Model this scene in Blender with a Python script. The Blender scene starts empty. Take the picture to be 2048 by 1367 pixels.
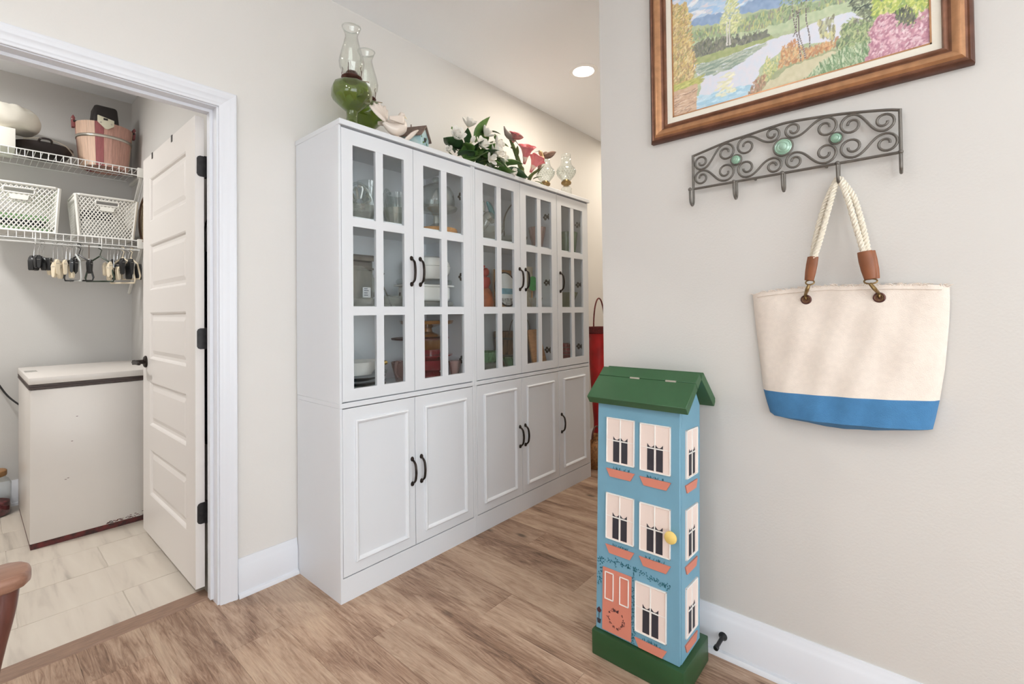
import bpy, bmesh, math, random
import numpy as np
from mathutils import Vector, Matrix

random.seed(7)
scene = bpy.context.scene
COL = scene.collection

# ------------------------------------------------------------------ camera
def R_(d): return math.radians(d)
FPX = 940.03
yaw, pitch, roll = R_(40.7582), R_(0.7936), R_(-0.635)
fwd = Vector((math.cos(yaw)*math.cos(pitch), math.sin(yaw)*math.cos(pitch), math.sin(pitch)))
rgt = Vector((math.sin(yaw), -math.cos(yaw), 0)); upv = rgt.cross(fwd)
rgt, upv = rgt*math.cos(roll)+upv*math.sin(roll), upv*math.cos(roll)-rgt*math.sin(roll)
cd = bpy.data.cameras.new('camera'); cam = bpy.data.objects.new('camera', cd); COL.objects.link(cam)
cam.matrix_world = Matrix(((rgt.x, upv.x, -fwd.x, 0), (rgt.y, upv.y, -fwd.y, 0), (rgt.z, upv.z, -fwd.z, 1.2), (0, 0, 0, 1)))
cd.sensor_fit = 'HORIZONTAL'; cd.sensor_width = 36; cd.lens = FPX/2048*36
cd.shift_y = -(683.5-611.69)/2048; cd.clip_start = .02
scene.camera = cam

# ------------------------------------------------------------------ light and exposure
world = bpy.data.worlds.new('world'); scene.world = world; world.use_nodes = True
bg = world.node_tree.nodes['Background']; bg.inputs[0].default_value = (.95, .975, 1, 1); bg.inputs[1].default_value = 5.6
scene.view_settings.view_transform = 'Standard'; scene.view_settings.look = 'None'
scene.view_settings.gamma = 1; scene.view_settings.use_curve_mapping = False
scene.view_settings.exposure = 0.0
CAN_W, PANTRY_FILL_W = 8, 31
scene.cycles.use_denoising = True
scene.cycles.max_bounces = 10; scene.cycles.diffuse_bounces = 5; scene.cycles.transparent_max_bounces = 24
scene.cycles.sample_clamp_indirect = 6; scene.cycles.caustics_reflective = False; scene.cycles.caustics_refractive = False

# ------------------------------------------------------------------ materials
MATS = {}
def lin(c):
    return tuple(((x/255)/12.92 if x/255 <= .04045 else ((x/255+.055)/1.055)**2.4) for x in c)
def pm(name, col, rough=.5, metal=0, noise=None, bump=None, spec=.5, coat=0, col2=None, stretch=None, subs=0):
    """principled material; noise=(scale, amount) or with col2 a blend between two colours"""
    m = bpy.data.materials.new(name); m.use_nodes = True; nt = m.node_tree; b = nt.nodes['Principled BSDF']
    c = lin(col)
    b.inputs['Base Color'].default_value = (*c, 1); b.inputs['Roughness'].default_value = rough
    b.inputs['Metallic'].default_value = metal; b.inputs['Specular IOR Level'].default_value = spec
    b.inputs['Coat Weight'].default_value = coat
    if noise or bump:
        tc = nt.nodes.new('ShaderNodeTexCoord'); mp = nt.nodes.new('ShaderNodeMapping')
        nt.links.new(tc.outputs['Object'], mp.inputs[0])
        if stretch: mp.inputs['Scale'].default_value = stretch
    if noise:
        n = nt.nodes.new('ShaderNodeTexNoise'); n.inputs['Scale'].default_value = noise[0]; n.inputs['Detail'].default_value = 5
        nt.links.new(mp.outputs[0], n.inputs['Vector'])
        r = nt.nodes.new('ShaderNodeValToRGB'); a = noise[1]
        d = lin(col2) if col2 else tuple(min(1, x*(1+a)) for x in c)
        e = c if col2 else tuple(x*(1-a) for x in c)
        r.color_ramp.elements[0].color = (*e, 1); r.color_ramp.elements[1].color = (*d, 1)
        r.color_ramp.elements[0].position = .35; r.color_ramp.elements[1].position = .68
        nt.links.new(n.outputs['Fac'], r.inputs[0]); nt.links.new(r.outputs[0], b.inputs['Base Color'])
    if bump:
        n2 = nt.nodes.new('ShaderNodeTexNoise'); n2.inputs['Scale'].default_value = bump[0]; n2.inputs['Detail'].default_value = 3
        nt.links.new(mp.outputs[0], n2.inputs['Vector'])
        bp = nt.nodes.new('ShaderNodeBump'); bp.inputs['Strength'].default_value = bump[1]; bp.inputs['Distance'].default_value = .004
        nt.links.new(n2.outputs['Fac'], bp.inputs['Height']); nt.links.new(bp.outputs[0], b.inputs['Normal'])
    MATS[name] = m; return m
def glass(name, tint=(255, 255, 255), refl=1.0, body=0.0, rough=.02, power=2.6):
    """clear glass as a thin sheet: tinted see-through, mirror by Fresnel, optional milky body"""
    m = bpy.data.materials.new(name); m.use_nodes = True; nt = m.node_tree; nt.nodes.clear()
    o = nt.nodes.new('ShaderNodeOutputMaterial'); t = nt.nodes.new('ShaderNodeBsdfTransparent'); g = nt.nodes.new('ShaderNodeBsdfGlossy')
    t.inputs[0].default_value = (*lin(tint), 1); g.inputs['Roughness'].default_value = rough
    lw = nt.nodes.new('ShaderNodeLayerWeight'); lw.inputs['Blend'].default_value = .5
    pw = nt.nodes.new('ShaderNodeMath'); pw.operation = 'POWER'; pw.inputs[1].default_value = power; nt.links.new(lw.outputs['Facing'], pw.inputs[0])
    mu = nt.nodes.new('ShaderNodeMath'); mu.operation = 'MULTIPLY_ADD'; mu.inputs[1].default_value = .8; mu.inputs[2].default_value = .04*refl; mu.use_clamp = True
    nt.links.new(pw.outputs[0], mu.inputs[0])
    x = nt.nodes.new('ShaderNodeMixShader'); nt.links.new(mu.outputs[0], x.inputs[0]); nt.links.new(g.outputs[0], x.inputs[2])
    if body:
        d = nt.nodes.new('ShaderNodeBsdfDiffuse'); d.inputs[0].default_value = (*lin(tint), 1)
        y = nt.nodes.new('ShaderNodeMixShader'); y.inputs[0].default_value = body
        nt.links.new(t.outputs[0], y.inputs[1]); nt.links.new(d.outputs[0], y.inputs[2]); nt.links.new(y.outputs[0], x.inputs[1])
    else:
        nt.links.new(t.outputs[0], x.inputs[1])
    nt.links.new(x.outputs[0], o.inputs[0]); MATS[name] = m; return m
def emit(name, col, s):
    m = bpy.data.materials.new(name); m.use_nodes = True; nt = m.node_tree; nt.nodes.clear()
    o = nt.nodes.new('ShaderNodeOutputMaterial'); e = nt.nodes.new('ShaderNodeEmission')
    e.inputs[0].default_value = (*lin(col), 1); e.inputs[1].default_value = s
    nt.links.new(e.outputs[0], o.inputs[0]); MATS[name] = m; return m

pm('wall', (218, 215, 211), .85, bump=(140, .12), noise=(1.2, .012))
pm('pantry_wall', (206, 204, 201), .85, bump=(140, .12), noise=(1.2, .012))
pm('ceiling', (249, 251, 254), .9, bump=(90, .15))
pm('trim', (220, 222, 228), .35)
pm('door_paint', (222, 217, 213), .38, bump=(60, .03))
pm('cabinet', (222, 225, 230), .38, bump=(200, .03))
pm('cabinet_inside', (242, 246, 250), .5)
pm('shadow_gap', (60, 58, 56), .8)
pm('bronze', (50, 42, 38), .42, .7, noise=(60, .4))
pm('hinge_metal', (62, 60, 60), .4, .8, noise=(40, .2))
pm('threshold_wood', (142, 114, 96), .5, noise=(9, .15), stretch=(2, 14, 14))
pm('white_wire', (238, 238, 236), .4)
pm('white_plastic', (228, 226, 220), .45)
pm('freezer', (214, 208, 202), .35, noise=(3, .02))
pm('freezer_trim', (62, 46, 40), .5)
pm('rust', (60, 44, 42), .9, noise=(40, .5), col2=(112, 52, 50))
pm('grey_sticker', (160, 158, 152), .5, noise=(60, .3))
pm('rubber', (35, 34, 35), .6)
pm('armrest_wood', (134, 96, 78), .35, noise=(6, .2), stretch=(2, 16, 16), col2=(158, 118, 98), coat=.3)
pm('armrest_dark', (100, 58, 50), .35, noise=(6, .2), stretch=(10, 10, 2), coat=.3)
pm('cloth_white', (232, 228, 216), .9, noise=(7, .05), bump=(14, .6))
pm('card_white', (236, 234, 226), .7)
pm('cast_iron', (40, 31, 30), .45, .2, noise=(14, .35))
pm('cedar_a', (214, 182, 160), .6, noise=(8, .1), stretch=(14, 14, 1.2))
pm('cedar_b', (196, 152, 138), .6, noise=(8, .12), stretch=(14, 14, 1.2))
pm('cedar_c', (150, 84, 86), .6, noise=(8, .2), stretch=(14, 14, 1.2))
pm('tin', (206, 200, 190), .3, .8)
pm('motor_black', (38, 33, 33), .6, bump=(90, .2))
pm('pale_plate', (222, 218, 196), .5)
pm('green_cloth', (170, 222, 160), .9)
pm('navy_cloth', (42, 46, 60), .9)
pm('grey_cloth', (196, 198, 196), .9)
pm('black_plastic', (34, 34, 35), .4)
pm('cream_plastic', (226, 212, 186), .5)
pm('green_dark', (38, 54, 36), .45)
pm('chrome', (214, 214, 214), .2, 1)
pm('rattan', (176, 160, 134), .7, noise=(80, .3))
pm('rattan_rim', (92, 70, 54), .6)
pm('wood_lid', (150, 112, 72), .6, noise=(12, .2))
pm('potpourri', (110, 40, 48), .9, noise=(50, .5), bump=(60, 1))
pm('coat_black', (30, 32, 38), .9, noise=(120, .9), bump=(120, .5))
pm('brass', (140, 116, 78), .35, .85)
pm('burner', (92, 62, 56), .35, .85, noise=(30, .2))
pm('porcelain', (228, 216, 206), .3, noise=(9, .03))
pm('roof_brown', (118, 98, 88), .7, noise=(60, .25))
pm('birdhouse_blue', (160, 196, 204), .6, noise=(22, .2), col2=(196, 214, 212))
pm('leaf', (70, 104, 48), .45, noise=(18, .3), col2=(104, 140, 72))
pm('leaf_dark', (50, 82, 46), .45, noise=(18, .3))
pm('petal_white', (236, 233, 226), .6, noise=(9, .03))
pm('petal_cream', (236, 222, 190), .6)
pm('petal_pink', (220, 110, 122), .5, noise=(14, .2), col2=(236, 150, 152))
pm('petal_base', (240, 214, 200), .5)
pm('stem_green', (92, 108, 58), .55, noise=(30, .35))
pm('bird_brown', (96, 70, 58), .6, noise=(60, .35))
pm('bird_buff', (168, 146, 106), .6, noise=(40, .15))
pm('bird_grey', (136, 124, 118), .6, noise=(40, .2))
pm('bird_rose', (150, 96, 94), .6, noise=(30, .3))
pm('frame_gold', (186, 138, 100), .32, .55, noise=(30, .15))
pm('frame_dark', (96, 64, 52), .35, .35, noise=(30, .2))
pm('frame_brown', (126, 86, 66), .35, .4, noise=(30, .2))
pm('linen', (238, 232, 218), .85, bump=(300, .3))
pm('iron', (110, 105, 99), .42, .55, noise=(60, .12))
pm('bead', (150, 184, 164), .12, noise=(40, .15), coat=1)
pm('canvas', (230, 218, 207), .95, noise=(60, .03), bump=(420, .35))
pm('canvas_blue', (70, 124, 170), .95, noise=(40, .06), bump=(420, .35))
pm('canvas_in', (200, 190, 176), .95)
pm('rope', (228, 220, 204), .9, bump=(200, .3))
pm('leather', (140, 84, 52), .5, noise=(26, .15))
pm('leather_dark', (110, 64, 44), .6)
pm('house_blue', (112, 158, 180), .5, noise=(5, .04), bump=(60, .05))
pm('house_green', (50, 90, 56), .45, noise=(6, .08))
pm('house_base_green', (38, 74, 42), .4, noise=(6, .1))
pm('cream_paint', (230, 212, 203), .6)
pm('white_paint', (236, 234, 230), .5)
pm('dark_paint', (48, 46, 54), .6)
pm('salmon', (206, 128, 108), .6)
pm('teal_paint', (40, 104, 118), .6)
pm('wreath_paint', (74, 42, 46), .6)
pm('yellow_knob', (228, 198, 116), .35)
pm('black_metal', (38, 38, 40), .35, .6)
pm('red_glaze', (176, 34, 36), .3, noise=(8, .25))
pm('basket_red', (104, 34, 34), .6, noise=(90, .4), bump=(90, .5))
pm('brown_wicker', (150, 104, 62), .7, noise=(60, .4), bump=(80, .5))
pm('dark_wood', (86, 44, 34), .5, noise=(8, .3))
pm('oak', (200, 146, 88), .5, noise=(10, .15), stretch=(12, 2, 12))
pm('board_wood', (190, 140, 96), .55, noise=(8, .15), stretch=(3, 3, 14))
pm('bucket_wood', (124, 98, 74), .7, noise=(12, .4), stretch=(10, 10, 2))
pm('silver', (160, 156, 150), .22, .9, noise=(8, .2))
pm('white_china', (244, 243, 238), .2, coat=.4)
pm('dark_plate', (70, 66, 62), .15, .3, coat=.6)
pm('gold_trim', (176, 148, 84), .3, .7, noise=(50, .3))
pm('olive', (86, 92, 58), .25, coat=.5, noise=(8, .1))
pm('pot_green', (50, 92, 56), .3, coat=.3, noise=(90, .3))
pm('paper_tan', (212, 200, 178), .8)
pm('green_disc', (40, 160, 74), .3, noise=(30, .15))
pm('rooster_red', (184, 56, 48), .4)
pm('rooster_orange', (190, 104, 58), .5, noise=(20, .3))
pm('pic_white', (232, 234, 232), .4)
pm('pic_blue', (120, 172, 190), .4, noise=(30, .2))
pm('pic_grey', (120, 118, 116), .4, noise=(60, .6), col2=(220, 220, 216))
pm('sticker', (244, 246, 248), .4)
pm('sticker_ink', (120, 128, 140), .5)
pm('recess_white', (250, 250, 250), .5)
glass('pane', (253, 254, 254), 1.0, power=4.5)
glass('window_pane', (250, 252, 252), .8, power=4.5)
glass('clear_glass', (250, 252, 251), 2.2, body=.03)
glass('cut_glass', (240, 241, 236), 3.0, body=.12, rough=.12)
glass('lamp_glass', (252, 253, 251), 1.6, body=.01)
glass('green_glass', (156, 174, 88), 1.8, body=.16)
glass('green_cut', (170, 214, 172), 2.4, body=.3, rough=.1)
glass('pink_glass', (226, 196, 190), 2.2, body=.3, rough=.1)
glass('amber_glass', (186, 124, 52), 2.0, body=.45, rough=.08)
glass('red_glass', (164, 26, 44), 2.0, body=.6, rough=.06)
glass('aqua_glass', (110, 186, 196), 2.0, body=.6)
glass('jar_glass', (248, 250, 249), 1.6, body=.02)
glass('bead_glass', (170, 214, 190), 2.0, body=.55, rough=.03)
emit('lamp_disc', (255, 250, 242), 14)
emit('added_pantry_glow', (255, 244, 232), 4)  # glow of the pantry light that was added as fill

def wood_floor():
    m = bpy.data.materials.new('vinyl_plank'); m.use_nodes = True; nt = m.node_tree; b = nt.nodes['Principled BSDF']; N = nt.nodes.new; L = nt.links.new
    tc = N('ShaderNodeTexCoord'); oi = N('ShaderNodeObjectInfo'); sc = N('ShaderNodeVectorMath'); sc.operation = 'SCALE'; sc.inputs[0].default_value = (13.7, 7.3, 3.1)
    L(oi.outputs['Random'], sc.inputs['Scale']); ad = N('ShaderNodeVectorMath'); ad.operation = 'ADD'
    L(tc.outputs['Object'], ad.inputs[0]); L(sc.outputs[0], ad.inputs[1])
    def noise(scale, st, det=6, dist=0.0, rough=.55):
        mp = N('ShaderNodeMapping'); mp.inputs['Scale'].default_value = st; L(ad.outputs[0], mp.inputs[0])
        n = N('ShaderNodeTexNoise'); n.inputs['Scale'].default_value = scale; n.inputs['Detail'].default_value = det
        n.inputs['Distortion'].default_value = dist; n.inputs['Roughness'].default_value = rough; L(mp.outputs[0], n.inputs['Vector']); return n
    broad = noise(2.2, (2.6, .5, 1), 3, 1.2); grain = noise(6, (6.5, .5, 1), 8, 3.2, .74); fine = noise(70, (4, .25, 1), 5, .3)
    mx = N('ShaderNodeMath'); mx.operation = 'MULTIPLY_ADD'; mx.inputs[1].default_value = .5; L(broad.outputs[0], mx.inputs[0])
    g2 = N('ShaderNodeMath'); g2.operation = 'MULTIPLY'; g2.inputs[1].default_value = .5; L(grain.outputs[0], g2.inputs[0]); L(g2.outputs[0], mx.inputs[2])
    rp = N('ShaderNodeValToRGB'); e = rp.color_ramp.elements
    e[0].position = .35; e[0].color = (*lin((92, 70, 56)), 1); e[1].position = .68; e[1].color = (*lin((204, 180, 156)), 1)
    k = e.new(.44); k.color = (*lin((144, 114, 94)), 1); k = e.new(.53); k.color = (*lin((180, 152, 130)), 1)
    L(mx.outputs[0], rp.inputs[0])
    # knots
    vm = N('ShaderNodeMapping'); vm.inputs['Scale'].default_value = (4.2, 1.7, 1); L(ad.outputs[0], vm.inputs[0])
    vo = N('ShaderNodeTexVoronoi'); vo.inputs['Scale'].default_value = 1.5; L(vm.outputs[0], vo.inputs['Vector'])
    kr = N('ShaderNodeValToRGB'); kr.color_ramp.elements[0].position = .04; kr.color_ramp.elements[0].color = (.1, .1, .1, 1)
    kr.color_ramp.elements[1].position = .12; kr.color_ramp.elements[1].color = (1, 1, 1, 1); L(vo.outputs['Distance'], kr.inputs[0])
    m1 = N('ShaderNodeMixRGB'); m1.blend_type = 'MULTIPLY'; m1.inputs[0].default_value = .8; L(rp.outputs[0], m1.inputs[1]); L(kr.outputs[0], m1.inputs[2])
    fr = N('ShaderNodeValToRGB'); fr.color_ramp.elements[0].position = .3; fr.color_ramp.elements[0].color = (.72, .72, .72, 1); fr.color_ramp.elements[1].position = .6; L(fine.outputs[0], fr.inputs[0])
    m2 = N('ShaderNodeMixRGB'); m2.blend_type = 'MULTIPLY'; m2.inputs[0].default_value = .6; L(m1.outputs[0], m2.inputs[1]); L(fr.outputs[0], m2.inputs[2])
    hs = N('ShaderNodeHueSaturation'); mr = N('ShaderNodeMapRange'); mr.inputs['To Min'].default_value = .88; mr.inputs['To Max'].default_value = 1.07
    L(oi.outputs['Random'], mr.inputs['Value']); L(mr.outputs[0], hs.inputs['Value']); L(m2.outputs[0], hs.inputs['Color']); L(hs.outputs[0], b.inputs['Base Color'])
    b.inputs['Roughness'].default_value = .42; b.inputs['Specular IOR Level'].default_value = .35
    bp = N('ShaderNodeBump'); bp.inputs['Strength'].default_value = .12; bp.inputs['Distance'].default_value = .002; L(grain.outputs[0], bp.inputs['Height']); L(bp.outputs[0], b.inputs['Normal'])
    MATS['plank'] = m
wood_floor()
def tile_mat():
    m = bpy.data.materials.new('stone_tile'); m.use_nodes = True; nt = m.node_tree; b = nt.nodes['Principled BSDF']; N = nt.nodes.new; L = nt.links.new
    tc = N('ShaderNodeTexCoord'); oi = N('ShaderNodeObjectInfo'); sc = N('ShaderNodeVectorMath'); sc.operation = 'SCALE'; sc.inputs[0].default_value = (9.7, 5.3, 3.1)
    L(oi.outputs['Random'], sc.inputs['Scale']); ad = N('ShaderNodeVectorMath'); ad.operation = 'ADD'; L(tc.outputs['Object'], ad.inputs[0]); L(sc.outputs[0], ad.inputs[1])
    mp = N('ShaderNodeMapping'); mp.inputs['Scale'].default_value = (1, .11, 1); mp.inputs['Rotation'].default_value = (0, 0, .10); L(ad.outputs[0], mp.inputs[0])
    n = N('ShaderNodeTexNoise'); n.inputs['Scale'].default_value = 17; n.inputs['Detail'].default_value = 6; n.inputs['Distortion'].default_value = .5; L(mp.outputs[0], n.inputs['Vector'])
    r = N('ShaderNodeValToRGB'); e = r.color_ramp.elements
    e[0].position = .26; e[0].color = (*lin((160, 151, 140)), 1); e[1].position = .46; e[1].color = (*lin((206, 196, 183)), 1)
    k = e.new(.36); k.color = (*lin((192, 182, 170)), 1); k = e.new(.75); k.color = (*lin((214, 205, 192)), 1)
    L(n.outputs[0], r.inputs[0]); L(r.outputs[0], b.inputs['Base Color']); b.inputs['Roughness'].default_value = .4
    MATS['tile'] = m
tile_mat()
pm('grout', (216, 208, 197), .9)

# ------------------------------------------------------------------ mesh helpers
ORG = {}
class MB:
    def __init__(s): s.v = []; s.f = []
    def add(s, vs, fs):
        o = len(s.v); s.v += [tuple(p) for p in vs]; s.f += [tuple(i+o for i in q) for q in fs]; return s
    def box(s, x0, x1, y0, y1, z0, z1):
        return s.add([(x0,y0,z0),(x1,y0,z0),(x1,y1,z0),(x0,y1,z0),(x0,y0,z1),(x1,y0,z1),(x1,y1,z1),(x0,y1,z1)],
                     [(0,3,2,1),(4,5,6,7),(0,1,5,4),(1,2,6,5),(2,3,7,6),(3,0,4,7)])
    def prism(s, poly, axis, a, b):
        """poly in the two other axes (x: (y,z), y: (x,z), z: (x,y)) swept along axis from a to b"""
        def P(p, t):
            return {'x': (t, p[0], p[1]), 'y': (p[0], t, p[1]), 'z': (p[0], p[1], t)}[axis]
        n = len(poly)
        return s.add([P(p, a) for p in poly]+[P(p, b) for p in poly],
                     [tuple(range(n)), tuple(range(2*n-1, n-1, -1))]+[(i, (i+1) % n, (i+1) % n+n, i+n) for i in range(n)])
    def lathe(s, prof, c=(0,0,0), n=24, flute=0, amp=0):
        vs = []; fs = []; m = len(prof)
        for i in range(n):
            a = 2*math.pi*i/n
            for (r, z) in prof:
                q = r*(1+amp*math.cos(flute*a)) if flute else r
                vs.append((c[0]+q*math.cos(a), c[1]+q*math.sin(a), c[2]+z))
        for i in range(n):
            j = (i+1) % n
            for k in range(m-1): fs.append((i*m+k, j*m+k, j*m+k+1, i*m+k+1))
        if prof[0][0] > 1e-5: fs.append(tuple(i*m for i in range(n))[::-1])
        if prof[-1][0] > 1e-5: fs.append(tuple(i*m+m-1 for i in range(n)))
        return s.add(vs, fs)
    def shell(s, prof, c=(0,0,0), n=24, flute=0, amp=0):
        """open lathe: no caps"""
        k = len(s.f); s.lathe(prof, c, n, flute, amp)
        s.f = [q for q in s.f[:k]]+[q for q in s.f[k:] if len(q) == 4]; return s
    def tube(s, pts, r, n=8, closed=False, flat=1.0):
        pts = [Vector(p) for p in pts]; m = len(pts); rs = r if isinstance(r, (list, tuple)) else [r]*m
        vs = []; prev = None
        for i in range(m):
            if closed: t = pts[(i+1) % m]-pts[i-1]
            else: t = pts[min(i+1, m-1)]-pts[max(i-1, 0)]
            t = t.normalized() if t.length > 1e-9 else Vector((0,0,1))
            if prev is None:
                a = Vector((0,0,1)) if abs(t.z) < .9 else Vector((1,0,0)); u = t.cross(a).normalized()
            else:
                u = (prev-t*prev.dot(t)); u = u.normalized() if u.length > 1e-6 else t.orthogonal().normalized()
            w = t.cross(u); prev = u
            for k in range(n):
                a = 2*math.pi*k/n; vs.append(pts[i]+u*rs[i]*math.cos(a)+w*rs[i]*flat*math.sin(a))
        fs = []
        for i in range(m if closed else m-1):
            j = (i+1) % m
            for k in range(n): fs.append((i*n+k, i*n+(k+1) % n, j*n+(k+1) % n, j*n+k))
        if not closed: fs += [tuple(range(n))[::-1], tuple(range((m-1)*n, m*n))]
        return s.add(vs, fs)
    def ball(s, c, rx, ry=None, rz=None, n=16, m=10):
        ry = ry or rx; rz = rz or rx
        prof = [(math.sin(math.pi*k/m), -math.cos(math.pi*k/m)) for k in range(m+1)]
        prof[0] = (0, -1); prof[-1] = (0, 1)
        t = MB(); t.lathe([(max(p[0], 1e-6), p[1]) for p in prof], (0,0,0), n)
        t.f = [q for q in t.f if len(q) == 4]
        return s.add([(c[0]+v[0]*rx, c[1]+v[1]*ry, c[2]+v[2]*rz) for v in t.v], t.f)
    def grid(s, fn, nu, nv, thick=None):
        vs = [fn(i/nu, j/nv) for i in range(nu+1) for j in range(nv+1)]
        fs = [(i*(nv+1)+j, (i+1)*(nv+1)+j, (i+1)*(nv+1)+j+1, i*(nv+1)+j+1) for i in range(nu) for j in range(nv)]
        return s.add(vs, fs)
    def xf(s, M):
        s.v = [tuple(M @ Vector(p)) for p in s.v]; return s
    def build(s, name, mat, parent=None, bevel=0, smooth=None, solid=0, sub=0, seg=2, weld=False):
        me = bpy.data.meshes.new(name); vs = np.array(s.v, float)
        if parent is not None: org = Vector(ORG.get(parent.as_pointer(), (0,0,0)))
        else:
            lo = vs.min(0); hi = vs.max(0); org = Vector(((lo[0]+hi[0])/2, (lo[1]+hi[1])/2, lo[2]))
        me.from_pydata([tuple(Vector(p)-org) for p in s.v], [], s.f)
        bm = bmesh.new(); bm.from_mesh(me)
        if weld: bmesh.ops.remove_doubles(bm, verts=bm.verts, dist=1e-5)
        bmesh.ops.recalc_face_normals(bm, faces=bm.faces)
        if bevel:
            es = [e for e in bm.edges if len(e.link_faces) == 2 and e.calc_face_angle(0) > .5]
            bmesh.ops.bevel(bm, geom=es, offset=bevel, segments=seg, affect='EDGES', profile=.5, clamp_overlap=True)
        bm.to_mesh(me); bm.free()
        sm = True if smooth is None else smooth
        if sm:
            me.polygons.foreach_set('use_smooth', [True]*len(me.polygons)); me.set_sharp_from_angle(angle=R_(38))
        me.materials.append(MATS[mat])
        o = bpy.data.objects.new(name, me); COL.objects.link(o)
        if parent is None: o.location = org
        else: o.parent = parent
        ORG[o.as_pointer()] = tuple(org)
        if solid: q = o.modifiers.new('thickness', 'SOLIDIFY'); q.thickness = solid; q.offset = 0
        if sub: q = o.modifiers.new('subdivision', 'SUBSURF'); q.levels = sub; q.render_levels = sub
        return o
def tag(o, label=None, cat=None, group=None, kind=None):
    if label: o['label'] = label
    if cat: o['category'] = cat
    if group: o['group'] = group
    if kind: o['kind'] = kind
    return o
def thing(name, label, cat, loc=(0,0,0), rotz=0, group=None, local=False, kind=None):
    o = bpy.data.objects.new(name, None); COL.objects.link(o); o.location = loc; o.rotation_euler = (0, 0, rotz); o.empty_display_size = .05
    ORG[o.as_pointer()] = (0,0,0) if local else tuple(loc)
    return tag(o, label, cat, group, kind)
def kids(o): return [c for c in bpy.data.objects if c.parent == o]
def copy_tree(o, parent=None):
    c = o.copy(); COL.objects.link(c)
    if parent: c.parent = parent
    for ch in kids(o): copy_tree(ch, c)
    return c
def arc(c, r, a0, a1, n, plane='xz', ry=None):
    ry = ry or r; out = []
    for i in range(n+1):
        a = R_(a0+(a1-a0)*i/n); p, q = r*math.cos(a), ry*math.sin(a)
        out.append({'xz': (c[0]+p, c[1], c[2]+q), 'yz': (c[0], c[1]+p, c[2]+q), 'xy': (c[0]+p, c[1]+q, c[2])}[plane])
    return out
def bez(p0, p1, p2, p3, n):
    p0, p1, p2, p3 = map(Vector, (p0, p1, p2, p3)); o = []
    for i in range(n+1):
        t = i/n; o.append(p0*(1-t)**3+p1*3*t*(1-t)**2+p2*3*t*t*(1-t)+p3*t**3)
    return o
def spline(pts, n=6):
    P = [Vector(p) for p in pts]; P = [P[0]*2-P[1]]+P+[P[-1]*2-P[-2]]; o = []
    for i in range(1, len(P)-2):
        for k in range(n):
            t = k/n; a, b, c, d = P[i-1:i+3]
            o.append(.5*((2*b)+(c-a)*t+(2*a-5*b+4*c-d)*t*t+(3*b-a-3*c+d)*t**3))
    o.append(P[-2]); return o

# ------------------------------------------------------------------ the setting
CZ = 2.79; YW = 2.22; YB = 2.335; XJ = .683; XL = -.24; ZH = 2.078; XW2 = 1.733; YE = .994; YP = 4.42; XP = .80; XPL = -1.3
def struct(o, label, cat='wall'): return tag(o, label, cat, kind='structure')
# floors
fl = struct(MB().box(-3, 5, -3, 2.36, -.06, -.006).build('floor', 'shadow_gap'), 'brown wood look plank floor of the room and hall', 'floor')
pw, pl = .181, 1.22
proto = {}
ix = 0; x = -3.0
while x < 5:
    x1 = min(x+pw, 5); off = [0, .74, .33, 1.02, .55][ix % 5]; y = -3-off
    while y < 2.34:
        a, b = max(y, -3), min(y+pl, 2.34); y += pl
        if b-a < .02: continue
        if x >= 1.86 and b < .99: continue
        if x >= 1.74: a = max(a, .9)
        key = (round(x1-x, 3), round(b-a, 3))
        if key not in proto:
            o = MB().box(-(x1-x)/2+.0002, (x1-x)/2-.0002, -(b-a)/2+.0002, (b-a)/2-.0002, -.0055, 0).build('plank', 'plank', fl, bevel=.0005, seg=1)
            me = o.data
            # rebuild around its own centre
            me.transform(Matrix.Translation(Vector(ORG[fl.as_pointer()])))
            proto[key] = me
        else:
            o = bpy.data.objects.new('plank', proto[key]); COL.objects.link(o); o.parent = fl
        o.location = Vector(((x+x1)/2, (a+b)/2, 0))-fl.location
    x = x1; ix += 1
fp = struct(MB().box(XPL-.1, XP+.1, 2.36, YP+.1, -.06, -.003).build('floor_pantry', 'grout'), 'pale stone look tiled floor of the pantry', 'floor')
yy = 2.36; row = 0; tproto = {}
seams = [2.36, 2.66, 2.968, 3.272, 3.577, 3.882, 4.187, 4.42]
for k in range(len(seams)-1):
    off = .135 if k % 2 else .449
    xs = [XPL]+[q for q in [off+.61*i for i in range(-4, 3)] if XPL+.03 < q < XP-.03]+[XP]
    for a, b in zip(xs[:-1], xs[1:]):
        key = (round(b-a, 3), round(seams[k+1]-seams[k], 3))
        if key not in tproto:
            o = MB().box(-(b-a)/2+.0015, (b-a)/2-.0015, -key[1]/2+.0015, key[1]/2-.0015, -.0028, .001).build('tile', 'tile', fp, bevel=.001, seg=1)
            o.data.transform(Matrix.Translation(Vector(ORG[fp.as_pointer()]))); tproto[key] = o.data
        else:
            o = bpy.data.objects.new('tile', tproto[key]); COL.objects.link(o); o.parent = fp
        o.location = Vector(((a+b)/2, (seams[k]+seams[k+1])/2, 0))-fp.location
struct(MB().prism([(2.298, 0), (2.303, .007), (2.378, .009), (2.386, .001)], 'x', XL, XJ-.001).build('trim_1', 'threshold_wood'), 'wooden threshold strip between plank floor and pantry tile', 'trim')
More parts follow.
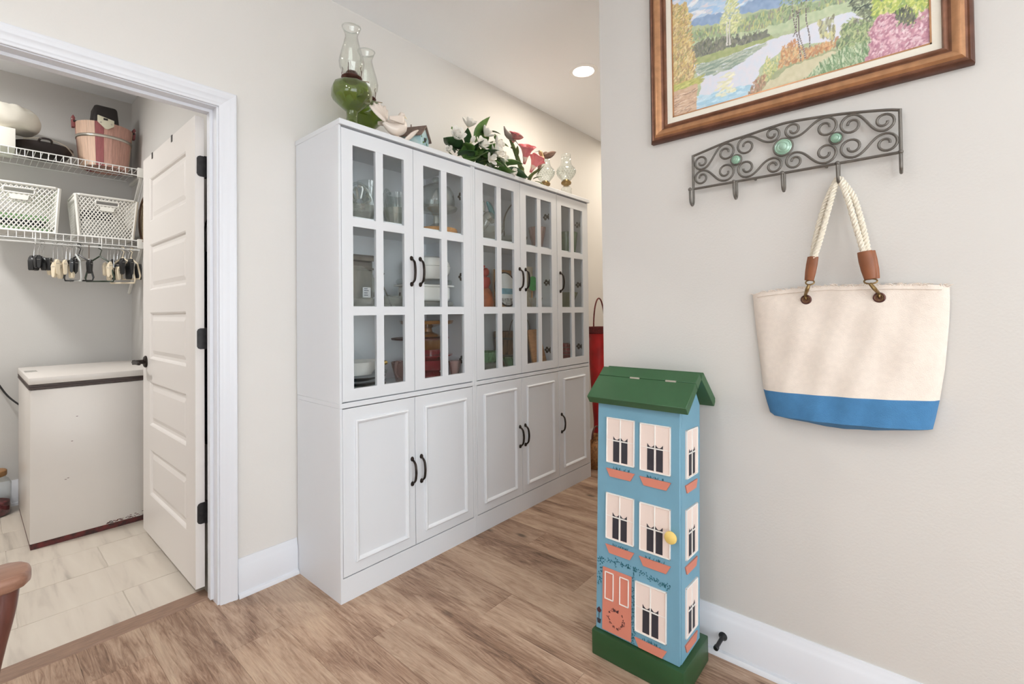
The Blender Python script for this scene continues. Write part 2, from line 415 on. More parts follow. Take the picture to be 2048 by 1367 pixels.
# walls
w = MB().box(-3, XL-.02, YW, YB, 0, CZ).box(XL-.02, XJ+.02, YW, YB, ZH+.02, CZ).box(XJ+.02, 5, YW, YB, 0, CZ)
struct(w.build('wall_back', 'wall', smooth=False), 'greige painted wall behind the white cabinets with pantry doorway')
struct(MB().box(XW2, XW2+.127, -3, YE, 0, CZ).build('wall_right', 'wall', bevel=.004), 'greige painted wall with the painting and hook rack')
struct(MB().box(XW2+.127, 5, YE-.12, YE, 0, CZ).build('wall_hall', 'wall'), 'greige side wall of the hall hidden behind the picture wall')
struct(MB().box(5, 5.1, YE-.12, YB, 0, CZ).build('wall_end', 'wall'), 'greige wall closing the far end of the hall')
def wall_with_added_window(name, label, axis, pos, a0, a1, wins, wn):
    b = MB(); cuts = [a0]+[q for w_ in wins for q in w_[:2]]+[a1]
    def seg(p, q, z0, z1):
        if axis == 'x': b.box(pos-.12, pos, p, q, z0, z1)
        else: b.box(p, q, pos-.12, pos, z0, z1)
    for i in range(0, len(cuts), 2): seg(cuts[i], cuts[i+1], 0, CZ)
    for (p, q, z0, z1) in wins: seg(p, q, 0, z0); seg(p, q, z1, CZ)
    struct(b.build(name, 'wall', smooth=False), label)
    for i, (p, q, z0, z1) in enumerate(wins):
        t = thing('window_%d' % (wn+i), 'wide white framed window added for daylight %s' % ('in the wall left of the room' if axis == 'x' else 'in the wall opposite the cabinets'), 'window', ((pos-.06, (p+q)/2, z0) if axis == 'x' else ((p+q)/2, pos-.06, z0)), kind='structure')
        f = MB(); n = 3
        def bar(u0, u1, za, zb, d=.025):
            if axis == 'x': f.box(pos-.06-d, pos-.06+d, u0, u1, za, zb)
            else: f.box(u0, u1, pos-.06-d, pos-.06+d, za, zb)
        bar(p, q, z0, z0+.05); bar(p, q, z1-.05, z1); bar(p, p+.05, z0, z1); bar(q-.05, q, z0, z1)
        for k in range(1, n): u = p+(q-p)*k/n; bar(u-.025, u+.025, z0, z1)
        bar(p, q, (z0+z1)/2-.02, (z0+z1)/2+.02)
        f.build('frame', 'trim', t)
        for k in range(n):
            g = MB(); u0 = p+(q-p)*k/n; u1 = p+(q-p)*(k+1)/n
            if axis == 'x': g.box(pos-.063, pos-.059, u0+.02, u1-.02, z0+.04, z1-.04)
            else: g.box(u0+.02, u1-.02, pos-.063, pos-.059, z0+.04, z1-.04)
            g.build('pane', 'window_pane', t)
wall_with_added_window('wall_left', 'greige wall at the left end of the room', 'x', -3, -3, YW, [(-2.3, -1.0, .5, 2.4)], 1)  # made-up window, kept narrow so less skylight reaches the right wall
wall_with_added_window('wall_front', 'greige wall opposite the cabinets', 'y', -3, -3, XW2, [(-2.7, 1.5, .06, 2.55)], 2)  # made-up window, run down to the floor to brighten the ceiling
struct(MB().box(-3.12, 5.1, -3.12, YP+.1, CZ, CZ+.1).build('ceiling', 'ceiling'), 'smooth white ceiling', 'ceiling')
struct(MB().box(XPL-.1, XP+.1, YP, YP+.1, 0, CZ).build('wall_pantry_back', 'pantry_wall'), 'grey painted back wall of the pantry behind the wire shelves')
struct(MB().box(XP, XP+.1, YB, YP, 0, CZ).build('wall_pantry_right', 'pantry_wall'), 'grey painted side wall of the pantry behind the open door')
struct(MB().box(XPL-.1, XPL, YB, YP, 0, CZ).build('wall_pantry_left', 'pantry_wall'), 'grey painted far side wall of the pantry')
# baseboards: profile (thickness, z)
BP = [(0, .16), (.004, .16), (.006, .15), (.009, .143), (.011, .13), (.0155, .122), (.0155, .02), (.024, .016), (.029, .006), (.029, 0), (0, 0)]
struct(MB().prism([(YW-t, z) for t, z in BP], 'x', .757, 1.012).build('baseboard_back', 'trim'), 'white baseboard between the door casing and the cabinet', 'baseboard')
struct(MB().prism([(YW-t, z) for t, z in BP], 'x', 2.99, 5).build('baseboard_hall', 'trim'), 'white baseboard along the hall beyond the cabinets', 'baseboard')
b = MB()
poly = [(XW2-t, z) for t, z in BP]
# run along the picture wall and turn the outer corner with a mitre
n = len(BP); vs = [(XW2-t, -3, z) for t, z in BP]+[(XW2-t, YE+t, z) for t, z in BP]+[(XW2+.6, YE+t, z) for t, z in BP]
fs = [(i, (i+1) % n, (i+1) % n+n, i+n) for i in range(n)]+[(i+n, (i+1) % n+n, (i+1) % n+2*n, i+2*n) for i in range(n)]+[tuple(range(n)), tuple(range(3*n-1, 2*n-1, -1))]
struct(b.add(vs, fs).build('baseboard_right', 'trim'), 'white moulded baseboard under the painting wall', 'baseboard')
struct(MB().prism([(YP-t, z) for t, z in BP], 'x', XPL, XP).build('baseboard_pantry', 'trim'), 'white baseboard on the pantry back wall', 'baseboard')
# door casing: profile (distance from inner edge, proud)
CP = [(0, 0), (0, .010), (.004, .013), (.012, .013), (.016, .016), (.036, .016), (.040, .019), (.052, .020), (.056, .022), (.063, .022), (.065, .019), (.065, 0)]
tc_ = thing('trim_2', 'white moulded casing and jamb around the pantry doorway', 'door casing', (XJ, YW, 0), kind='structure')
xi0, xi1, zi = XL-.007, XJ+.007, ZH+.004
def casing_run(ptsfn, name):
    vs = []; k = len(CP)
    for e in (0, 1): vs += [ptsfn(d, p, e) for d, p in CP]
    MB().add(vs, [(i, (i+1) % k, (i+1) % k+k, i+k) for i in range(k)]+[tuple(range(k)), tuple(range(2*k-1, k-1, -1))]).build(name, 'trim', tc_)
casing_run(lambda d, p, e: (xi1+d, YW-p, 0 if e == 0 else zi+d), 'side_casing')
casing_run(lambda d, p, e: (xi0-d, YW-p, 0 if e == 0 else zi+d), 'side_casing')
casing_run(lambda d, p, e: ((xi0-d) if e == 0 else (xi1+d), YW-p, zi+d), 'head_casing')
MB().box(XJ, XJ+.02, YW-.001, YB, 0, ZH+.02).build('side_jamb', 'trim', tc_)
MB().box(XL-.02, XL, YW-.001, YB, 0, ZH+.02).build('side_jamb', 'trim', tc_)
MB().box(XL, XJ, YW-.001, YB, ZH, ZH+.02).build('head_jamb', 'trim', tc_)
MB().box(XJ-.012, XJ, YW+.045, YW+.078, .009, ZH).build('door_stop', 'trim', tc_)
MB().box(XL, XL+.012, YW+.045, YW+.078, .009, ZH).build('door_stop', 'trim', tc_)
MB().box(XL+.012, XJ-.012, YW+.045, YW+.078, ZH-.012, ZH).build('door_stop', 'trim', tc_)

# ------------------------------------------------------------------ the open pantry door
DX0, DX1, DY0, DY1, DZ0, DZ1 = .640, .674, 2.346, 3.254, .036, 2.066
dr = thing('door_1', 'white five panel pantry door standing open', 'door', (DX1, DY0, DZ0), kind='structure')
PAN = [(1.708, 1.942), (1.34, 1.585), (.975, 1.222), (.622, .853), (.253, .494)]; py0, py1 = 2.478, 3.113
b = MB().box(DX0, DX1, DY0, py0, DZ0, DZ1).box(DX0, DX1, py1, DY1, DZ0, DZ1)
zz = [DZ1]+[q for p in PAN for q in (p[1], p[0])]+[DZ0]
for i in range(0, len(zz), 2): b.box(DX0, DX1, py0, py1, zz[i+1], zz[i])
b.build('door_frame', 'door_paint', dr, smooth=False)
for z0, z1 in PAN:
    p = MB()
    for sx, sg in ((DX0, 1), (DX1, -1)):
        rings = [(0, 0), (.006, .003), (.012, .011), (.026, .011), (.046, .005)]
        vs = []
        for ins, dep in rings:
            vs += [(sx+sg*dep, py0+ins, z0+ins), (sx+sg*dep, py1-ins, z0+ins), (sx+sg*dep, py1-ins, z1-ins), (sx+sg*dep, py0+ins, z1-ins)]
        fs = [(4*k+i, 4*k+(i+1) % 4, 4*k+4+(i+1) % 4, 4*k+4+i) for k in range(len(rings)-1) for i in range(4)]
        fs.append(tuple(4*(len(rings)-1)+i for i in range(4))); p.add(vs, fs)
    p.build('panel', 'door_paint', dr, smooth=False)
for z0 in (1.805, 1.057, .308):
    h = MB().prism([(DX0+.006, z0+.012), (DX0+.010, z0+.004), (DX0+.018, z0), (DX1, z0), (DX1, z0+.09), (DX0+.018, z0+.09), (DX0+.010, z0+.086), (DX0+.006, z0+.078)], 'y', DY0-.003, DY0+.0005).build('hinge', 'hinge_metal', dr)
    MB().box(DX1, XJ-.0005, DY0-.004, DY0-.001, z0, z0+.09).box(XJ-.003, XJ-.0005, YB-.035, DY0-.002, z0, z0+.09).build('leaf', 'hinge_metal', h)
    MB().lathe([(.006, -.004), (.008, 0), (.008, .09), (.006, .094)], (DX1+.0045, DY0+.008, z0), 12).build('knuckle', 'bronze', h)
hl = MB(); hl.lathe([(.032, 0), (.032, .006), (.026, .011), (.012, .013), (.011, .045), (.013, .05), (.012, .06)], (0,0,0), 24)
hl.xf(Matrix.Translation((DX0, 3.19, .955)) @ Matrix.Rotation(R_(-90), 4, 'Y'))
lv = hl.build('lever_handle', 'bronze', dr)
MB().tube([(DX0-.052, 3.195, .955), (DX0-.053, 3.15, .955), (DX0-.05, 3.09, .953)], [.011, .010, .008], 10).build('lever', 'bronze', lv)
for yy_ in (3.056, 2.695):
    MB().box(DX0-.002, DX0, yy_-.010, yy_+.010, DZ1-.03, DZ1+.002).box(DX0-.002, DX1+.002, yy_-.010, yy_+.010, DZ1, DZ1+.002).box(DX1, DX1+.002, yy_-.010, yy_+.010, DZ1-.09, DZ1+.002).build('over_door_hook', 'hinge_metal', dr)

# ------------------------------------------------------------------ ceiling lamps
def can(x, y, label, w=CAN_W, warm=(1, .985, .965)):
    t = thing('recessed_light', label, 'ceiling light', (x, y, CZ), group='recessed ceiling lights')
    MB().lathe([(.066, -.004), (.07, -.009), (.088, -.007), (.094, -.001), (.094, 0), (.066, 0)], (x, y, CZ), 40).build('trim_ring', 'recess_white', t)
    MB().lathe([(.0001, -.004), (.066, -.004), (.066, -.001), (.0001, -.001)], (x, y, CZ), 40).build('diffuser', 'lamp_disc', t)
    l = bpy.data.lights.new('bulb', 'AREA'); l.shape = 'DISK'; l.size = .13; l.energy = w; l.color = warm; l.spread = R_(178)
    o = bpy.data.objects.new('bulb', l); COL.objects.link(o); o.parent = t; o.location = (0, 0, -.012)
can(2.651, 1.64, 'round recessed downlight glowing in the hall ceiling above the cabinets', 11, (1, .89, .74))
can(4.1, 1.64, 'round recessed downlight further down the hall behind the picture wall', 12, (1, .89, .74))
for (x, y) in ((-.35, .75), (-1.9, .75), (-.35, -1.3), (-1.9, -1.3)):
    can(x, y, 'round recessed downlight in the room ceiling behind the camera')
t = thing('added_pantry_light', 'unseen round dome light added to brighten the pantry', 'ceiling light', (-.55, 3.6, CZ))  # unseen fixture, added to brighten the pantry walls and freezer
MB().lathe([(.15, 0), (.15, -.02), (.14, -.025)], (-.55, 3.6, CZ), 32).build('base', 'recess_white', t)
MB().lathe([(.138, -.025), (.13, -.05), (.1, -.075), (.05, -.088), (.0001, -.092)], (-.55, 3.6, CZ), 32).build('shade', 'added_pantry_glow', t)
l = bpy.data.lights.new('bulb', 'AREA'); l.shape = 'DISK'; l.size = .26; l.energy = PANTRY_FILL_W; l.color = (1, .985, .965)
o = bpy.data.objects.new('bulb', l); COL.objects.link(o); o.parent = t; o.location = (0, 0, -.1)

# ------------------------------------------------------------------ display cabinets
YF = 1.824; YK = 2.212
def pull(parent, x, z0, z1):
    b = MB(); zc = (z0+z1)/2; y = YF-.0005
    pts = spline([(x, y-.004, z0+.004), (x, y-.018, z0+.014), (x, y-.027, z0+.028), (x, y-.031, zc), (x, y-.027, z1-.028), (x, y-.018, z1-.014), (x, y-.004, z1-.004)], 5)
    m = len(pts); b.tube(pts, [.0042+.0018*math.sin(math.pi*i/(m-1)) for i in range(m)], 8)
    for z in (z0+.002, z1-.002): b.lathe([(.0001, 0), (.009, 0), (.009, .003), (.006, .008), (.0001, .009)], (0,0,0), 12); 
    k = len(b.v)//1
    n0 = 2*12*5
    vs = b.v[-n0:]; half = n0//2
    for q, z in enumerate((z0+.002, z1-.002)):
        for i in range(half):
            p = vs[q*half+i]; b.v[len(b.v)-n0+q*half+i] = (x+p[0], y-p[2], z+p[1]*1.25)
    return b.build('handle', 'bronze', parent)
def upper_door(cab, x0, x1, px, hx):
    """px: left edge of the glazed area"""
    z0, z1 = .833, 1.990; cols = [(px, px+.114), (px+.152, px+.266)]; rows = [(.883, 1.195), (1.233, 1.577), (1.615, 1.926)]
    d = MB().box(x0, cols[0][0], YF, YF+.018, z0, z1).box(cols[1][1], x1, YF, YF+.018, z0, z1)
    for a, b_ in ((z0, .883), (1.926, z1)): d.box(cols[0][0], cols[1][1], YF, YF+.018, a, b_)
    door = d.build('glazed_door', 'cabinet', cab, smooth=False)
    MB().box(cols[0][1], cols[1][0], YF+.001, YF+.017, .883, 1.926).build('mullion', 'cabinet', door, smooth=False)
    for a, b_ in ((1.195, 1.233), (1.577, 1.615)):
        for c in cols: MB().box(c[0], c[1], YF+.001, YF+.017, a, b_).build('muntin', 'cabinet', door, smooth=False)
    for c in cols:
        for a, b_ in rows: MB().box(c[0], c[1], YF+.008, YF+.011, a, b_).build('pane', 'pane', door, smooth=False)
    pull(door, hx, 1.338, 1.466)
def lower_door(cab, x0, x1, mx0, mx1, hx):
    d = MB().box(x0, x1, YF, YF+.018, .104, .802).build('lower_door', 'cabinet', cab, bevel=.001, seg=1)
    rings = [(0, 0), (.001, .007), (.006, .011), (.011, .009), (.016, .004), (.018, 0)]; vs = []
    for i, p in rings: vs += [(mx0+i, YF-p, .15+i), (mx1-i, YF-p, .15+i), (mx1-i, YF-p, .75-i), (mx0+i, YF-p, .75-i)]
    MB().add(vs, [(4*k+i, 4*k+(i+1) % 4, 4*k+4+(i+1) % 4, 4*k+4+i) for k in range(len(rings)-1) for i in range(4)]).build('moulding', 'cabinet', d, smooth=False)
    pull(d, hx, .394, .515)
def cabinet(x0, x1, label, updoors, lowdoors, hinges):
    c = thing('display_cabinet', label, 'cabinet', ((x0+x1)/2, YF, 0), group='white display cabinets along the wall')
    yi = YF+.0195
    for a, b_ in ((x0, x0+.018), (x1-.018, x1)):
        MB().box(a, b_, yi, YK, .0, .806).build('lower_side_panel', 'cabinet', c, smooth=False)
        MB().box(a, b_, yi, YK, .8275, 1.998).build('upper_side_panel', 'cabinet', c, smooth=False)
    MB().box(x0, x1, yi-.019, YK, .806, .827).build('middle_board', 'cabinet', c, bevel=.0015, seg=1)
    MB().box(x0-.002, x1+(.012 if x1 > 2.9 else 0), YF-.012, YK+.004, 1.998, 2.022).build('top_board', 'cabinet', c, bevel=.002, seg=1)
    MB().box(x0+.018, x1-.018, YK-.008, YK, .1, 1.998).build('back_panel', 'cabinet_inside', c, smooth=False)
    MB().box(x0+.018, x1-.018, yi, YK-.008, .828, .850).build('cabinet_floor', 'cabinet_inside', c, smooth=False)
    for z in (1.610, 1.219): MB().box(x0+.018, x1-.018, yi+.004, YK-.008, z, z+.016).build('shelf', 'cabinet_inside', c, smooth=False)
    MB().box(x0, x1, YF, yi, 0, .1).build('plinth', 'cabinet', c, smooth=False)
    # face stiles beside the doors
    MB().box(x0, updoors[0][0]-.0015, YF+.001, yi, .1, .806).box(x0, updoors[0][0]-.0015, YF+.001, yi, .827, 1.998).build('face_stile', 'cabinet', c, smooth=False)
    MB().box(updoors[-1][1]+.0015, x1, YF+.001, yi, .1, .806).box(updoors[-1][1]+.0015, x1, YF+.001, yi, .827, 1.998).build('face_stile', 'cabinet', c, smooth=False)
    for d in updoors: upper_door(c, *d)
    for d in lowdoors: lower_door(c, *d)
    for z in hinges:
        b = MB(); xs = x1-.018
        for dy, dz, r in ((.0, .0, .012), (.018, .012, .010), (.018, -.012, .010), (.03, 0, .008), (-.012, .014, .007), (-.012, -.014, .007)):
            b.prism([(1.885+dy+r*math.cos(a*.785), z+dz+r*math.sin(a*.785)) for a in range(8)], 'x', xs-.003, xs)
        b.build('cabinet_hinge', 'bronze', c)
HG = (1.845, 1.40, .945)
cabinet(1.014, 1.799, 'white two door glass display cabinet nearest the pantry door', [(1.026, 1.397, 1.079, 1.384), (1.400, 1.783, 1.460, 1.436)],
        [(1.026, 1.397, 1.082, 1.358, 1.379), (1.400, 1.783, 1.454, 1.736, 1.433)], HG)
cabinet(1.800, 2.585, 'white two door glass display cabinet in the middle of the row', [(1.816, 2.198, 1.877, 2.19), (2.201, 2.582, 2.258, 2.246)],
        [(1.816, 2.198, 1.869, 2.148, 2.176), (2.201, 2.582, 2.245, 2.532, 2.226)], HG)
cabinet(2.586, 2.978, 'narrow white single door glass display cabinet at the far end', [(2.588, 2.966, 2.640, 2.618)], [(2.588, 2.966, 2.640, 2.912, 2.613)], HG)
S1, S2, S3 = 1.6265, 1.2355, .8505      # the three shelf levels

def one(b, name, mat, label, cat, group=None, **k):
    return tag(b.build(name, mat, None, **k), label, cat, group)
def cup(r0, r1, h, t=.004, foot=0):
    """profile of an open vessel with wall thickness"""
    return [(.0001, 0), (r0, 0), (r0*1.02, .006), (r1, h), (r1-t, h), (r0-t, .008+t), (.0001, .006+t)]
# --- first cabinet, top shelf
b = MB().lathe(cup(.05, .09, .075), (1.20, 1.98, S1), 28, 14, .03)
t = thing('glass_basket', 'ruffled cut glass basket with a bow at the left end of the top shelf', 'glass basket', (1.225, 1.98, S1))
b.build('bowl', 'cut_glass', t)
b = MB()
for k in range(9):
    a = k*2*math.pi/9; b.tube(spline([(1.19+.02*math.cos(a), 1.95, S1+.09+.02*math.sin(a)), (1.19+.05*math.cos(a), 1.94, S1+.11+.05*math.sin(a)), (1.19+.035*math.cos(a+.5), 1.95, S1+.11+.06*math.sin(a+.5))], 4), .006, 6)
b.build('bow', 'cut_glass', t)
MB().tube(arc((1.205, 1.98, S1+.06), .078, 10, 170, 14, 'xz', .13), .006, 8).build('handle', 'clear_glass', t)
one(MB().lathe([(.0001, 0), (.045, 0), (.05, .01), (.03, .04), (.035, .1), (.055, .2), (.062, .24), (.058, .24), (.05, .2), (.03, .1), (.02, .05), (.0001, .04)], (1.335, 2.1, S1), 28), 'glass_vase', 'clear_glass', 'tall clear glass vase behind the ruffled glass basket', 'vase')
t = thing('glass_pitcher', 'clear glass pitcher with curved handle beside the tall glass vase', 'pitcher', (1.51, 2.06, S1))
MB().lathe([(.0001, 0), (.055, 0), (.07, .03), (.075, .09), (.055, .16), (.06, .21), (.057, .21), (.05, .16), (.07, .09), (.065, .035), (.0001, .012)], (1.50, 2.09, S1), 28).build('body', 'clear_glass', t)
MB().tube(spline([(1.445, 2.08, S1+.2), (1.415, 2.07, S1+.215), (1.402, 2.07, S1+.17), (1.415, 2.07, S1+.1), (1.432, 2.08, S1+.06)], 6), .007, 8).build('handle', 'clear_glass', t)
one(MB().lathe(cup(.045, .075, .085), (1.385, 1.935, S1), 36, 18, .03), 'cut_glass_bowl', 'cut_glass', 'cut glass bowl in front of the clear glass pitcher', 'bowl')
one(MB().lathe([(.0001, 0), (.108, 0), (.114, .012), (.110, .026), (.10, .028), (.0001, .022)], (1.660, 1.965, S1), 40), 'wooden_tray', 'oak', 'round light wooden tray under the glass cake stand', 'tray')
t = thing('cake_stand', 'clear glass footed cake stand with domed lid', 'cake stand', (1.660, 1.965, S1+.028))
zc = S1+.029
MB().lathe([(.0001, 0), (.055, 0), (.05, .012), (.018, .03), (.016, .07), (.04, .09), (.108, .1), (.114, .112), (.108, .114), (.04, .1), (.0001, .098)], (1.660, 1.965, zc), 36).build('stand', 'cut_glass', t)
MB().shell([(.098, .115), (.099, .15), (.094, .19), (.075, .222), (.04, .24), (.014, .243), (.012, .25), (.022, .263), (.02, .277), (.0001, .283)], (1.660, 1.965, zc), 36).build('dome', 'clear_glass', t, solid=.003)
# --- first cabinet, middle shelf
t = thing('serving_tray', 'silver serving tray standing on edge behind the scalloped plate', 'tray', (1.25, 2.12, S2))
MB().box(1.07, 1.37, 2.13, 2.142, S2, S2+.265).build('plate', 'silver', t, bevel=.004)
MB().box(1.07, 1.37, 2.115, 2.13, S2+.235, S2+.265).box(1.07, 1.37, 2.115, 2.13, S2+.19, S2+.2).build('rim', 'silver', t, bevel=.003)
t = thing('scalloped_plate', 'scalloped clear glass plate with white sticker leaning upright', 'plate', (1.23, 2.05, S2))
b = MB(); vs = []
for k in range(72):
    a = 2*math.pi*k/72; r = .098*(1+.05*abs(math.sin(a*6)))
    vs.append((1.225+r*math.cos(a), .098+r*math.sin(a)))
b.prism([(x, S2+z) for x, z in vs], 'y', 2.03, 2.037); b.build('plate', 'cut_glass', t)
sk = MB().box(1.25, 1.292, 2.027, 2.0295, S2+.045, S2+.095).build('sticker', 'sticker', t)
b = MB()
for z in (.055, .066, .077, .086): b.box(1.256, 1.274+random.random()*.01, 2.0262, 2.027, S2+z, S2+z+.004)
b.build('print', 'sticker_ink', sk)
one(MB().lathe(cup(.07, .085, .035), (1.20, 1.935, S2), 40, 20, .02), 'cut_glass_dish', 'cut_glass', 'low cut glass dish in front of the scalloped plate', 'dish')
one(MB().lathe(cup(.05, .078, .05), (1.365, 1.94, S2), 40, 20, .02), 'cut_glass_bowl', 'cut_glass', 'wide low cut glass bowl in front of the wire easel', 'bowl')
b = MB(); 
for s in (-1, 1):
    b.tube(spline([(1.385+s*.05, 2.06, S2+.004), (1.385+s*.02, 2.075, S2+.09), (1.385-s*.015, 2.085, S2+.16), (1.385-s*.02, 2.08, S2+.175)], 5), .0035, 6)
    b.tube(spline([(1.385+s*.03, 2.07, S2+.06), (1.385+s*.07, 2.03, S2+.05), (1.385+s*.075, 2.02, S2+.075)], 5), .0035, 6)
b.tube([(1.38, 2.085, S2+.12), (1.385, 2.16, S2+.004)], .0035, 6).tube(arc((1.385, 2.079, S2+.105), .012, 0, 360, 14, 'xz'), .003, 6)
one(b, 'plate_easel', 'iron', 'dark wire plate easel standing on the middle shelf', 'plate stand')
one(MB().box(1.472, 1.755, 1.935, 2.09, S2, S2+.028), 'glass_baking_dish', 'cut_glass', 'clear glass baking dish under the white casseroles', 'baking dish', bevel=.01)
t = thing('white_casserole', 'white rectangular china casserole with glass lid, lower of the stack', 'casserole', (1.6, 2.01, S2+.029))
MB().box(1.482, 1.745, 1.945, 2.08, S2+.029, S2+.115).build('dish', 'white_china', t, bevel=.02, seg=3)
MB().box(1.468, 1.76, 1.935, 2.09, S2+.108, S2+.118).build('rim', 'white_china', t, bevel=.004)
MB().box(1.475, 1.753, 1.94, 2.085, S2+.118, S2+.148).build('lid', 'clear_glass', t, bevel=.012)
t = thing('white_tureen', 'white round china tureen, topmost of the casserole stack', 'tureen', (1.645, 2.01, S2+.149))
MB().lathe([(.0001, 0), (.08, 0), (.108, .03), (.116, .065), (.11, .068)], (1.645, 2.01, S2+.149), 36).build('bowl', 'white_china', t)
MB().lathe([(.113, .068), (.11, .085), (.095, .11), (.055, .122), (.0001, .126)], (1.645, 2.01, S2+.149), 36).build('lid', 'white_china', t)
# --- first cabinet, lowest shelf
one(MB().lathe([(.0001, 0), (.075, 0), (.13, .018), (.132, .022), (.075, .008), (.0001, .006)], (1.19, 1.985, S3), 40), 'dinner_plate', 'dark_plate', 'dark shiny plate at the bottom of the pile', 'plate', 'dark plates at the left of the bottom shelf')
one(MB().lathe([(.0001, 0), (.075, 0), (.13, .018), (.132, .022), (.075, .008), (.0001, .006)], (1.19, 1.985, S3+.0225), 40), 'dinner_plate', 'dark_plate', 'dark shiny plate in the middle of the pile of three', 'plate', 'dark plates at the left of the bottom shelf')
one(MB().lathe([(.0001, 0), (.075, 0), (.13, .018), (.132, .022), (.075, .008), (.0001, .006)], (1.19, 1.985, S3+.045), 40), 'dinner_plate', 'dark_plate', 'dark shiny plate at the top of the pile under the gravy dish', 'plate', 'dark plates at the left of the bottom shelf')
t = thing('white_gravy_dish', 'white oval china dish with gold edged end and loop handle', 'serving dish', (1.195, 1.985, S3+.068))
b = MB().lathe(cup(.07, .125, .062), (0,0,0), 36); b.xf(Matrix.Translation((1.195, 1.985, S3+.068)) @ Matrix.Diagonal((1, .72, 1, 1))); b.build('dish', 'white_china', t)
MB().tube(arc((1.13, 1.95, S3+.115), .03, 60, 260, 14, 'xz', .045), .006, 8).build('handle', 'white_china', t)
MB().tube([(1.31+.02*math.cos(a*.7), 1.985+.05*math.sin(a*.7), S3+.115+.006*math.sin(a*3)) for a in range(-3, 4)], .010, 8).build('gold_edge', 'gold_trim', t)
one(MB().lathe(cup(.04, .064, .06), (1.375, 2.13, S3), 36, 9, .07), 'ruffled_glass_bowl', 'cut_glass', 'ruffled clear glass bowl behind the white gravy dish', 'bowl')
t = thing('glass_creamer', 'pale pink glass creamer with looped handle on the lowest shelf', 'pitcher', (1.475, 2.03, S3))
MB().lathe(cup(.04, .065, .10), (1.485, 2.03, S3), 28).build('body', 'pink_glass', t)
MB().tube(spline([(1.44, 2.0, S3+.1), (1.41, 1.985, S3+.105), (1.405, 1.985, S3+.06), (1.425, 1.99, S3+.03), (1.445, 2.0, S3+.025)], 6), .0065, 8).build('handle', 'pink_glass', t)
t = thing('red_bowl', 'deep red glass footed bowl at the bottom of the amber stack', 'bowl', (1.645, 2.01, S3))
MB().lathe([(.0001, 0), (.085, 0), (.08, .02), (.05, .035), (.075, .05), (.09, .1), (.085, .1), (.07, .055), (.0001, .04)], (1.645, 2.01, S3), 36).build('bowl', 'red_glass', t)
one(MB().lathe([(.0001, 0), (.05, 0), (.06, .02), (.12, .022), (.122, .028), (.06, .03), (.062, .055), (.0001, .05)], (1.645, 2.01, S3+.1005), 36), 'red_glass_plate', 'red_glass', 'red glass plate between the red and amber bowls', 'plate')
one(MB().lathe([(.0001, 0), (.06, 0), (.07, .03), (.072, .055), (.0001, .055)], (1.645, 2.01, S3+.156), 32), 'amber_bowl', 'amber_glass', 'amber glass bowl under the amber compote', 'bowl')
one(MB().lathe([(.0001, 0), (.15, .002), (.152, .01), (.06, .014), (.0001, .012)], (1.58, 2.01, S3+.2115), 36), 'wooden_plate', 'dark_wood', 'dark wooden plate carrying the amber compote', 'plate')
one(MB().lathe([(.0001, 0), (.07, 0), (.065, .01), (.03, .025), (.026, .045), (.06, .058), (.135, .068), (.142, .085), (.138, .086), (.05, .068), (.0001, .064)], (1.625, 2.01, S3+.226), 40, 20, .02), 'amber_compote', 'amber_glass', 'amber glass footed compote with scalloped rim', 'compote')
one(MB().lathe(cup(.02, .035, .09), (1.742, 1.92, S3), 24), 'pink_glass_cup', 'pink_glass', 'small pale pink glass beside the red bowl', 'glass')
# --- middle cabinet, top shelf
t = thing('aqua_bird', 'aqua and clear glass bird figurine on the top shelf', 'figurine', (2.06, 1.97, S1+.06))
one(MB().lathe(cup(.06, .105, .085), (2.065, 1.975, S1), 40, 16, .04), 'cut_glass_bowl', 'cut_glass', 'cut glass bowl holding the aqua glass bird', 'bowl')
b = MB(); b.tube(spline([(2.015, 1.96, S1+.07), (2.035, 1.955, S1+.12), (2.06, 1.95, S1+.16), (2.09, 1.945, S1+.12)], 6), [.012+.02*math.sin(math.pi*i/18) for i in range(19)], 10)
b.build('body', 'cut_glass', t)
MB().grid(lambda u, v: (2.025+.085*u, 1.94-.01*math.sin(3*v), S1+.235-.09*u+.07*(v-.5)*math.sin(math.pi*min(.98, u+.02))), 8, 4).build('wing', 'aqua_glass', t, solid=.006)
MB().tube([(2.01, 1.96, S1+.18), (2.02, 1.955, S1+.24)], [.018, .006], 10).build('tail', 'cut_glass', t)
t = thing('handled_basket', 'clear glass basket with tall dark arched handle', 'basket', (2.36, 2.04, S1))
MB().lathe(cup(.06, .10, .075), (2.38, 2.04, S1), 36, 18, .04).build('bowl', 'cut_glass', t)
MB().tube(spline([(2.295, 2.04, S1+.07), (2.30, 2.04, S1+.19), (2.36, 2.04, S1+.28), (2.41, 2.04, S1+.30), (2.46, 2.04, S1+.24), (2.47, 2.04, S1+.07)], 6), .0045, 8).build('handle', 'iron', t)
one(MB().lathe([(.0001, 0), (.03, 0), (.035, .01), (.05, .08), (.06, .14), (.056, .14), (.045, .08), (.028, .015), (.0001, .012)], (2.50, 1.925, S1), 30, 10, .03), 'pink_vase', 'pink_glass', 'frosted pink glass vase on the top shelf', 'vase')
